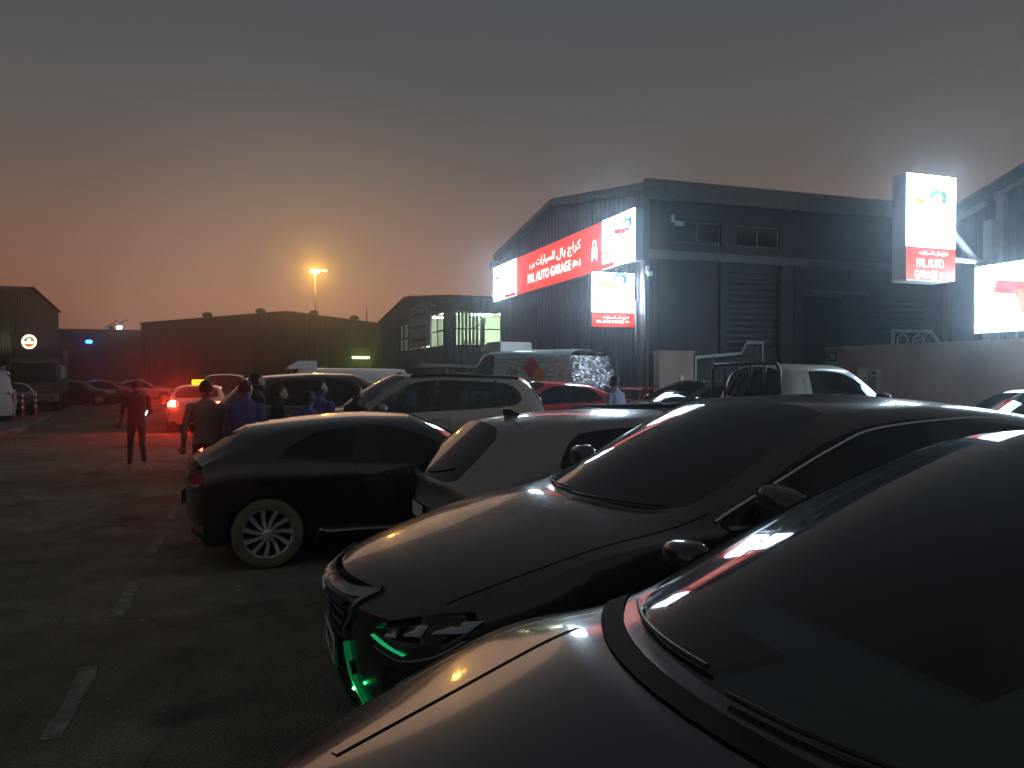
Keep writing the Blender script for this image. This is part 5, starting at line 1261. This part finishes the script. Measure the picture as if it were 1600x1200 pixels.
for (px, y_, Z, nm, lb, c_, st_) in ((187, 512, 66, 'flood_lamp', 'small white lamp on the annex roof edge', (.85, .95, 1), 25), (140, 534, 58, 'blue_lamp', 'small blue lamp at the end of the dark left building', (.02, .2, 1), 12)):
    u, g = PX(px, Z); z_ = 1.8 + (585 - y_) * Z / 1202
    o = MB().box(-.2, .2, -.2, -.1, -.11, .11, .04).build(nm, emit(nm, c_, st_)); o.location = LG(u, g, z_); o.rotation_euler = (0, 0, TH); tag(o, lb, 'lamp')
    MB().box(-.24, .24, -.1, .3, -.14, .14).build('lamp_housing', M['steel'], o)
s = site('left_building', 'tall dark shop building with a flat parapet at the left edge', -24, 22, 0)
wall_open('street_wall', 'y', 12.4, 0, 22, 0, 6.3, [(1.5, 4.5, 0, 3.2), (6, 9, 0, 3.2), (11, 14, 0, 3.2), (16, 19, 0, 3.2)], .3, M['clad_dark'], s, face=1)
for y in (1.5, 6, 11, 16):
    d_ = MB().box(12.2, 12.25, y, y + 3, 0, 3.2).build('shopfront', M['pane'], s)
    for q in (0, 1, 2, 2.94): MB().box(12.26, 12.32, y + q, y + q + .06, 0, 3.2).build('shopfront_mullion', M['steel'], d_)
wall_open('end_wall', 'x', 0, 0, 12.4, 0, 6.3, [], .3, M['clad_dark'], s); MB().box(-.1, 12.5, -.1, 22.1, 6.3, 6.5).build('parapet', M['roofing'], s)
def gab5(y): return 5.9 + .85 * (1 - abs(y - 29) / 7)
ribbed('gable_wall', 'y', 12.2, 22.1, 36, 0, gab5, M['clad_dark'], s, face=1, pitch=.5)
wall_open('far_wall', 'x', 36, 0, 12.2, 0, 5.9, [], .3, M['clad_dark'], s, face=1)
b = MB(); b.add([(12.4, 22.1, 5.9), (12.4, 29, 6.85), (12.4, 36.2, 5.9), (0, 22.1, 5.9), (0, 29, 6.85), (0, 36.2, 5.9)], [(0, 1, 4, 3), (1, 2, 5, 4)]); b.build('roof', M['roofing'], s)
u, g = PX(46, 41); z_ = 1.8 + (585 - 534) * 41 / 1202
r_ = tag(empty('round_sign', LG(u, g, z_), TH * .3), 'round lit shop sign with a green emblem and red base at left', 'sign')
MB().lathe([(.001, .10), (.40, .10), (.40, .0), (.001, .0)], 'y', 32).build('sign_box', CAB, r_)
disc = lambda r0_, a0, a1, n=24: [(r0_ * math.cos(R(a0 + (a1 - a0) * k / n)), r0_ * math.sin(R(a0 + (a1 - a0) * k / n))) for k in range(n + 1)]
flat('sign_face', (disc(.385, 0, 358, 40), [tuple(range(41))]), 0, 0, -.006, emit('round_face', (1, .98, .55), 1.5), r_)
flat('green_field', (disc(.27, 5, 175), [tuple(range(25))]), 0, 0, -.010, emit('round_green', (.10, .14, .02), 1), r_)
flat('red_field', (disc(.30, 205, 335), [tuple(range(25))]), 0, .02, -.010, emit('round_red', (.55, .12, .05), 1), r_)
flat('moon', (disc(.10, 0, 355), [tuple(range(25))]), 0, .10, -.014, emit('round_moon', (1, 1, .85), 1.3), r_)
flat('sign_bar', rect2(.5, .035), 0, -.04, -.014, emit('round_bar', (.35, .35, .25), 1), r_)
MB().box(-1.8, -.38, .03, .07, -.03, .03).build('sign_bracket', M['steel'], r_)

# high mast lamp
mx, mz = PX(493, 100)
r_ = tag(empty('mast_lamp', LG(mx, mz), 0), 'tall street mast with a glowing orange lamp head above the far roofs', 'street lamp')
MB().tube([(0, 0, 0), (0, 0, 8), (0, 0, 15.4)], [.16, .12, .07], 10).build('mast', M['steel'], r_, True)
MB().tube([(-.05, 0, 15.3), (.5, 0, 15.45), (1.1, 0, 15.4)], .05, 8).build('lamp_arm', M['steel'], r_)
SOD = emit('sodium', (1, .46, .05), 320)
hd_ = MB().box(-.5, .45, -.25, .25, 15.30, 15.44, .05).build('lamp_head', M['steel'], r_)
MB().box(-.48, .46, -.3, .24, 15.02, 15.295, .06).build('lamp_lens', SOD, hd_)
hd_ = MB().box(.9, 1.5, -.2, .2, 15.32, 15.42, .04).build('lamp_head', M['steel'], r_); MB().box(.95, 1.45, -.22, .18, 15.2, 15.315, .04).build('lamp_lens', emit('sodium_dim', (1, .42, .04), 60), hd_)
# thin aerial on the far roof, tree crown over the annex
u, g = PX(573, 76); o = MB().tube([(0, 0, 6.3), (0, 0, 8.6)], [.09, .02], 6).build('roof_aerial', M['steel']); o.location = LG(u, g); tag(o, 'thin aerial mast on the right slope of the far warehouse', 'aerial')
u, g = PX(176, 69.5)
r_ = tag(empty('street_tree', LG(u, g), 0), 'sparse small tree showing over the annex roof', 'tree')
MB().tube([(0, 0, 0), (.1, 0, 2.5), (-.1, .1, 4.6), (.1, 0, 6.2)], [.16, .12, .08, .03], 8).build('trunk', mat('bark', (.10, .08, .06), .9), r_, True)
br = MB(); lf = MB()
for k in range(16):
    a = rnd.uniform(0, 6.28); p0 = Vector((0, 0, rnd.uniform(4.3, 6))); p1 = p0 + Vector((math.cos(a) * rnd.uniform(.5, 1.3), math.sin(a) * rnd.uniform(.4, 1.0), rnd.uniform(.1, .9)))
    br.tube([p0, (p0 + p1) / 2 + Vector((0, 0, .1)), p1], [.03, .02, .008], 5)
    for q in range(26):
        t_ = rnd.uniform(.35, 1.08); c_ = p0.lerp(p1, t_) + Vector((rnd.gauss(0, .16), rnd.gauss(0, .16), rnd.gauss(0, .13))); s_ = rnd.uniform(.05, .11)
        d1 = Vector((rnd.gauss(0, 1), rnd.gauss(0, 1), rnd.gauss(0, 1))).normalized(); d2 = d1.orthogonal().normalized()
        lf.add([c_ - d1 * s_, c_ + d2 * s_ * .45, c_ + d1 * s_, c_ - d2 * s_ * .45], [(0, 1, 2, 3)])
br.build('limbs', M['seam'], r_); tag(lf.build('crown', mat('leaf', (.06, .08, .035), .7, noise_amt=.4), r_), kind='stuff')
# delineator posts on the island
PW = mat('post_white', (.7, .7, .66), .5); PR = mat('post_red', (.5, .05, .04), .5)
for k, (px, Z) in enumerate(((35, 29), (44, 33.5), (55, 30))):
    u, g = PX(px, Z); lab = ('delineator post nearest the left edge on the island', 'middle and farthest delineator post on the island', 'delineator post nearest the street on the island')[k]
    r_ = tag(empty('delineator_post', LG(u, g, .13), 0), lab, 'bollard', 'banded posts on the traffic island')
    MB().lathe([(.001, .0), (.16, 0), (.16, .03), (.06, .06), (.045, .95), (.03, 1.0), (.001, 1.0)], 'z', 14).build('post', PR, r_, True)
    for z_ in (.38, .62, .84): MB().lathe([(.056, z_), (.056, z_ + .10)], 'z', 14).build('reflective_band', PW, r_, True)
# truck and white van at far left
u, g = PX(52, 37.5)
r_ = tag(empty('truck', LG(u, g), TH - math.pi / 2 + R(6)), 'dark lorry facing the camera under the round sign', 'truck')
tb = MB().box(-4.6, -1.9, -1.1, 1.1, .9, 3.1, .04).build('cargo_box', M['clad_dark'], r_)
cabm = mat('truck_cab', (.10, .11, .10), .4, 0, coat=.4, noise_amt=.2)
MB().prism([(-1.8, .55), (-.05, .55), (0, .8), (0, 1.35), (-.22, 2.45), (-.4, 2.6), (-1.8, 2.65)], 'y', -1.05, 1.05).build('cab', cabm, r_)
MB().add([(.012, -.95, 1.42), (.012, .95, 1.42), (-.20, .92, 2.36), (-.20, -.92, 2.36)], [(0, 1, 2, 3)]).build('windshield', M['tint'], r_)
MB().box(.0, .12, -1.05, 1.05, .45, .85, .03).build('bumper', M['satin'], r_)
for z_ in (.98, 1.1, 1.22): MB().box(.0, .03, -.7, .7, z_, z_ + .06).build('grille_slat', M['satin'], r_)
for sg in (1, -1):
    MB().box(.12, .14, sg * .8 - .12, sg * .8 + .12, .56, .74).build('headlight', M['lamp_clear'], r_)
    MB().box(-.2, -.1, sg * 1.25 - .1, sg * 1.25 + .1, 1.6, 2.2, .02).tube([(-.15, sg * 1.05, 2.25), (-.15, sg * 1.25, 2.2)], .02, 6).build('mirror', M['steel_white'], r_)
    for x in (-.8, -3.6):
        tm, rm, dm = wheel_meshes(.42, .26, 8, 'steel', False)
        o = bpy.data.objects.new('wheel', tm); COL.objects.link(o); o.parent = r_; o.location = (x, sg * .92, .42); o.rotation_euler = (0, 0, 0 if sg > 0 else math.pi)
        q = bpy.data.objects.new('rim', rm); COL.objects.link(q); q.parent = o
u, g = PX(-98, 27)
VP3 = dict(VP); c = van('far_van', 'white van cut by the left edge beside the dark lorry', u, g, LEFT + .2, VP3, PAINT['white'], z=0, cooler=False)

# ------------------------------------------------------------------ people
def cloth(nm, c_): return mat(nm, c_, .85, noise_amt=.22, scale=7, bump=.35, bscale=26)
CL = dict(purple=cloth('shirt_purple', (.11, .085, .30)), purple2=cloth('shirt_violet', (.15, .10, .31)), blue=cloth('shirt_blue', (.10, .17, .36)), pale=cloth('shirt_pale', (.17, .14, .13)),
          dark=cloth('shirt_dark', (.035, .03, .035)), lilac=cloth('shirt_lilac', (.34, .33, .46)), navy=cloth('trousers_navy', (.03, .032, .05)), black=cloth('trousers_black', (.02, .02, .022)), grey=cloth('trousers_grey', (.10, .10, .10)))
SKIN = mat('skin', (.24, .12, .075), .55, noise_amt=.15, scale=9); HAIR = mat('hair', (.012, .010, .009), .7, bump=.6, bscale=120); SHOE = mat('shoe', (.45, .42, .32), .6); DSHOE = mat('dark_shoe', (.03, .028, .026), .5); EYE = mat('eye', (.5, .48, .45), .3)
def capsule(b, p, q, r0, r1, n=12):
    p, q = Vector(p), Vector(q); d = (q - p).normalized(); pts = []; rs = []
    for k in range(4): a = math.pi / 2 * (1 - k / 4); pts.append(p - d * r0 * math.sin(a) * 1.0); rs.append(max(.002, r0 * math.cos(a)))
    pts += [p, q]; rs += [r0, r1]
    for k in range(1, 5): a = math.pi / 2 * k / 4; pts.append(q + d * r1 * math.sin(a)); rs.append(max(.002, r1 * math.cos(a)))
    b.tube(pts, rs, n)
def person(label, u, g, head, hgt, shirt, trousers, arms=None, legs=None, look=0.0, beard=False, lean=0.0, group=None, z=None, sleeves=True, shoes=False):
    """forward = +x; one continuous body grown from limbs by a voxel remesh"""
    root = empty('person', LG(u, g, gz(u, g) if z is None else z), head); tag(root, label, 'person', group)
    k = hgt / 1.72; b = MB()
    segs = []                                    # (p, q, radius, tag) used to pick skin or cloth later
    def limb(p, q, r0, r1, tg): capsule(b, p, q, r0, r1); segs.append((Vector(p), Vector(q), max(r0, r1), tg))
    prof = [(.86, .155, .125), (.94, .170, .128), (1.03, .160, .118), (1.14, .158, .112), (1.26, .175, .118), (1.36, .185, .112), (1.43, .165, .095), (1.475, .095, .072), (1.50, .060, .060)]
    n = 20; vs = []
    for z_, ry, rx in prof:
        for q in range(n):
            a = 2 * math.pi * q / n; e = 2.4; ca, sa = math.cos(a), math.sin(a)
            m_ = (abs(ca) ** e + abs(sa) ** e) ** (-1 / e)
            vs.append((rx * ca * m_ + lean * (z_ - .9) + (-.012 if z_ > 1.2 else 0), ry * sa * m_, z_))
    fs = [(i * n + q, i * n + (q + 1) % n, (i + 1) * n + (q + 1) % n, (i + 1) * n + q) for i in range(len(prof) - 1) for q in range(n)] + [tuple(range(n - 1, -1, -1)), tuple(range((len(prof) - 1) * n, len(prof) * n))]
    b.add(vs, fs)
    segs.append((Vector((0, 0, 1.02)), Vector((lean * .45, 0, 1.40)), .2, 'shirt'))
    legs = legs or {1: ((0.01, .1, .50), (0, .105, .09)), -1: ((.01, -.1, .50), (0, -.105, .09))}
    for sg in (1, -1):
        kn, an = legs[sg]
        limb((0, sg * .088, .90), kn, .088, .060, 'trousers'); limb(kn, an, .062, .048, 'trousers')
        an = Vector(an); limb(an + Vector((-.03, 0, -.045)), an + Vector((.15, sg * .015, -.055)), .042, .036, 'shoe')
    arms = arms or {1: ((-.02, .265, 1.13), (.07, .27, .90)), -1: ((-.02, -.265, 1.13), (.07, -.27, .90))}
    hands = []
    for sg in (1, -1):
        el, ha = (Vector(x) for x in arms[sg]); sh = Vector((lean * .5 - .01, sg * .195, 1.395))
        limb(sh, el, .060, .046, 'shirt'); mid_ = el.lerp(ha, .55)
        limb(el, mid_, .045, .038, 'shirt' if sleeves else 'skin'); limb(mid_, ha, .036, .028, 'shirt' if sleeves else 'skin')
        d = (ha - el).normalized(); hc = ha + d * .055; limb(ha, hc, .030, .034, 'skin'); hands.append((sg, hc, d))
    hx = lean * .62
    limb((hx * .85, 0, 1.46), (hx + .01, 0, 1.55), .055, .052, 'skin')
    cl, slk = math.cos(look), math.sin(look)
    def H(x, y, z_): return (hx + .015 + x * cl - y * slk, x * slk + y * cl, z_)
    b.ell(H(0, 0, 1.625), (.096, .078, .112), 18, 12); segs.append((Vector(H(0, 0, 1.60)), Vector(H(0, 0, 1.65)), .1, 'skin'))
    capsule(b, H(.035, 0, 1.555), H(.055, 0, 1.565), .048, .036); capsule(b, H(.088, 0, 1.632), H(.104, 0, 1.598), .010, .016)
    for sg in (1, -1): capsule(b, H(-.005, sg * .078, 1.60), H(-.012, sg * .084, 1.635), .012, .016)
    capsule(b, H(.082, -.022, 1.563), H(.082, .022, 1.563), .011, .011); capsule(b, H(.082, -.03, 1.655), H(.082, .03, 1.655), .012, .012)
    me = bpy.data.meshes.new('body'); me.from_pydata([tuple(v) for v in b.v], [], b.f)
    o = bpy.data.objects.new('tmp', me); COL.objects.link(o)
    m_ = o.modifiers.new('r', 'REMESH'); m_.mode = 'VOXEL'; m_.voxel_size = .0125; m2 = o.modifiers.new('s', 'SMOOTH'); m2.iterations = 3; m2.factor = .5
    bpy.context.view_layer.update()
    ev = bpy.data.meshes.new_from_object(o.evaluated_get(bpy.context.evaluated_depsgraph_get()))
    V = [v.co.copy() for v in ev.vertices]; F = [tuple(p.vertices) for p in ev.polygons]
    bpy.data.objects.remove(o); bpy.data.meshes.remove(me); bpy.data.meshes.remove(ev)
    mats = [SKIN, CL[shirt], CL[trousers], SHOE if shoes else DSHOE]; order = {'skin': 0, 'shirt': 1, 'trousers': 2, 'shoe': 3}
    mi = []
    for f in F:
        c_ = sum((V[i] for i in f), Vector()) / len(f); best = None
        for p, q, r_, tg in segs:
            d = q - p; t_ = max(0, min(1, (c_ - p).dot(d) / d.length_squared)); e = (c_ - (p + d * t_)).length - r_
            if best is None or e < best[0]: best = (e, tg)
        tg = best[1]
        if tg == 'shirt' and c_.z < .93 and abs(c_.y) < .19: tg = 'trousers'
        if tg == 'trousers' and c_.z > .93: tg = 'shirt'
        if tg == 'skin' and 1.2 < c_.z < 1.475 and abs(c_.y) < .2: tg = 'shirt'
        mi.append(order[tg])
    fb = MB()
    for sg, hc, d in hands:                      # five fingers, unequal and bent
        side = Vector((0, 0, 1)).cross(d); side = side.normalized() if side.length > .1 else Vector((1, 0, 0)); pal = d.cross(side)
        for q, ln in enumerate((.066, .076, .072, .056)):
            p0 = hc + side * (q - 1.5) * .019 + d * .022; p1 = p0 + d * ln * .5 + pal * .006; p2 = p1 + d * ln * .38 + pal * .022; 
            fb.tube([p0, p1, p2], [.0095, .0088, .007], 7)
        p0 = hc + side * .03 - d * .02; fb.tube([p0, p0 + side * .022 + d * .028 + pal * .01, p0 + side * .026 + d * .055 + pal * .02], [.012, .0105, .008], 7)
    off = len(V); V += fb.v; F += [tuple(i + off for i in f) for f in fb.f]; mi += [0] * len(fb.f)
    for v in V:                                  # soft folds in the cloth
        if .2 < v.z < 1.42:
            nn = noise.noise(Vector((v.x * 9, v.y * 9, v.z * 16 + u * 5))) * .006
            v.x += nn; v.y += nn * .5
    body = mesh_obj('body', [v * k for v in V], F, mats, root, True, mi)
    hb = MB(); cap = []
    n, mm = 22, 12
    for i in range(mm + 1):
        ph = math.pi * i / mm
        for q in range(n):
            t_ = 2 * math.pi * q / n; x, y, z_ = math.sin(ph) * math.cos(t_), math.sin(ph) * math.sin(t_), math.cos(ph)
            j = 1 + .03 * noise.noise(Vector((x * 4, y * 4, z_ * 4 + u)))
            cap.append(H(x * .104 * j - .010, y * .088 * j, 1.645 + z_ * .108 * j))
    ff = []
    for i in range(mm):
        for q in range(n):
            t_ = 2 * math.pi * (q + .5) / n; ph = math.pi * (i + .5) / mm; x, z_ = math.sin(ph) * math.cos(t_), math.cos(ph)
            if z_ > .30 + .35 * max(0, x) or (x < -.05 and z_ > -.55): ff.append((i * n + q, (i + 1) * n + q, (i + 1) * n + (q + 1) % n, i * n + (q + 1) % n))
    mesh_obj('hair', [Vector(p) * k for p in cap], ff, HAIR, root, True)
    if beard:
        bb = MB(); capsule(bb, H(.045, -.04, 1.55), H(.045, .04, 1.55), .04, .04); capsule(bb, H(.07, 0, 1.548), H(.06, 0, 1.525), .036, .032); bb.v = [v * k for v in bb.v]; bb.build('beard', HAIR, root, True)
    for sg in (1, -1): MB().ell(Vector(H(.080, sg * .031, 1.632)) * k, (.010, .014, .008), 8, 6).build('eye', EYE, root, True)
    cb = MB().lathe([(.064, 1.462), (.075, 1.475), (.070, 1.495), (.062, 1.492)], 'z', 18); cb.v = [Vector((v.x + hx * .85, v.y, v.z)) * k for v in cb.v]; cb.build('collar', CL[shirt], root, True)
    return root
GRP = 'men standing beside the black hatchback'
def at(px, Z): return PX(px, Z)
u, g = at(322, 9.9); person('man in a pale shirt seen from behind, reddened by the taxi lights', u, g, AWAY + .2, 1.70, 'pale', 'black')
u, g = at(384, 9.95); person('man in a violet shirt, his back turned, leftmost of the violet shirts', u, g, AWAY - .35, 1.70, 'purple2', 'navy', look=-.3)
u, g = at(407, 10.75); person('bearded man in dark clothes looking right behind the violet shirt', u - .06, g, RIGHT + .35, 1.80, 'dark', 'black', beard=True)
u, g = at(436, 10.2); person('man in a dark shirt facing right between the violet shirts', u, g, RIGHT + .2, 1.63, 'dark', 'black', look=-.1)
u, g = at(474, 9.9); person('shorter man in a violet shirt stooping before another, back turned', u, g, AWAY - .5, 1.56, 'purple', 'navy', lean=.28)
u, g = at(499, 10.6); person('man in a violet shirt turned right, rightmost of the violet shirts', u, g, AWAY - .75, 1.70, 'purple2', 'navy', look=-.5)
person('dim man in dark clothes by the windshield of the champagne estate', 1.42, 10.72, RIGHT + .5, 1.63, 'dark', 'black')
u, g = at(640, 15.1); person('man in a blue shirt seen through the windows of the champagne estate', u, g + .1, AWAY, 1.52, 'blue', 'navy', z=.15)
u, g = at(957, 13.3); person('man in a lilac shirt standing with his back turned by the red saloon', u, g - .1, AWAY + .5, 1.66, 'lilac', 'navy')
u, g = at(213, 14.7)
pw = person('walking man at left holding a lit phone, one shoe sole raised', u, g, AWAY + .25, 1.66, 'dark', 'navy',
       arms={1: ((-.06, .26, 1.13), (.06, .29, .91)), -1: ((-.02, -.25, 1.12), (.20, -.22, 1.03))},
       legs={1: ((.13, .095, .50), (.20, .10, .09)), -1: ((-.04, -.095, .49), (-.27, -.10, .17))}, sleeves=False, shoes=True)
hp = pw.location + Matrix.Rotation(AWAY + .25, 3, 'Z') @ Vector((.255, -.225, 1.02))
o = MB().box(-.038, .038, -.004, .004, -.07, .08, .004).build('phone', M['gloss_black']); o.location = hp + Vector((0, -.02, 0)); o.rotation_euler = (R(-25), R(24), 0)
tag(o, 'lit phone in the hand of the walking man', 'phone')
MB().box(-.034, .034, -.0055, -.0042, -.064, .074).build('phone_screen', emit('screen', (.85, .95, 1), 4), o)

# ------------------------------------------------------------------ haze volume added for halos round the lit signs
b = MB().box(-420, 420, -420, 420, -1.2, 19)
hz = b.build('haze', None) if False else mesh_obj('haze', b.v, b.f, bpy.data.materials.new('haze'))
hm = hz.data.materials[0]; hm.use_nodes = True; ht = hm.node_tree; ht.nodes.clear()
ho = ht.nodes.new('ShaderNodeOutputMaterial'); hv = ht.nodes.new('ShaderNodeVolumePrincipled'); ht.links.new(hv.outputs[0], ho.inputs['Volume'])
hv.inputs['Color'].default_value = (.80, .90, 1, 1); hv.inputs['Density'].default_value = .0048; hv.inputs['Anisotropy'].default_value = .925
tag(hz, 'thin haze volume added to give the lit signs halos', 'haze', kind='stuff')
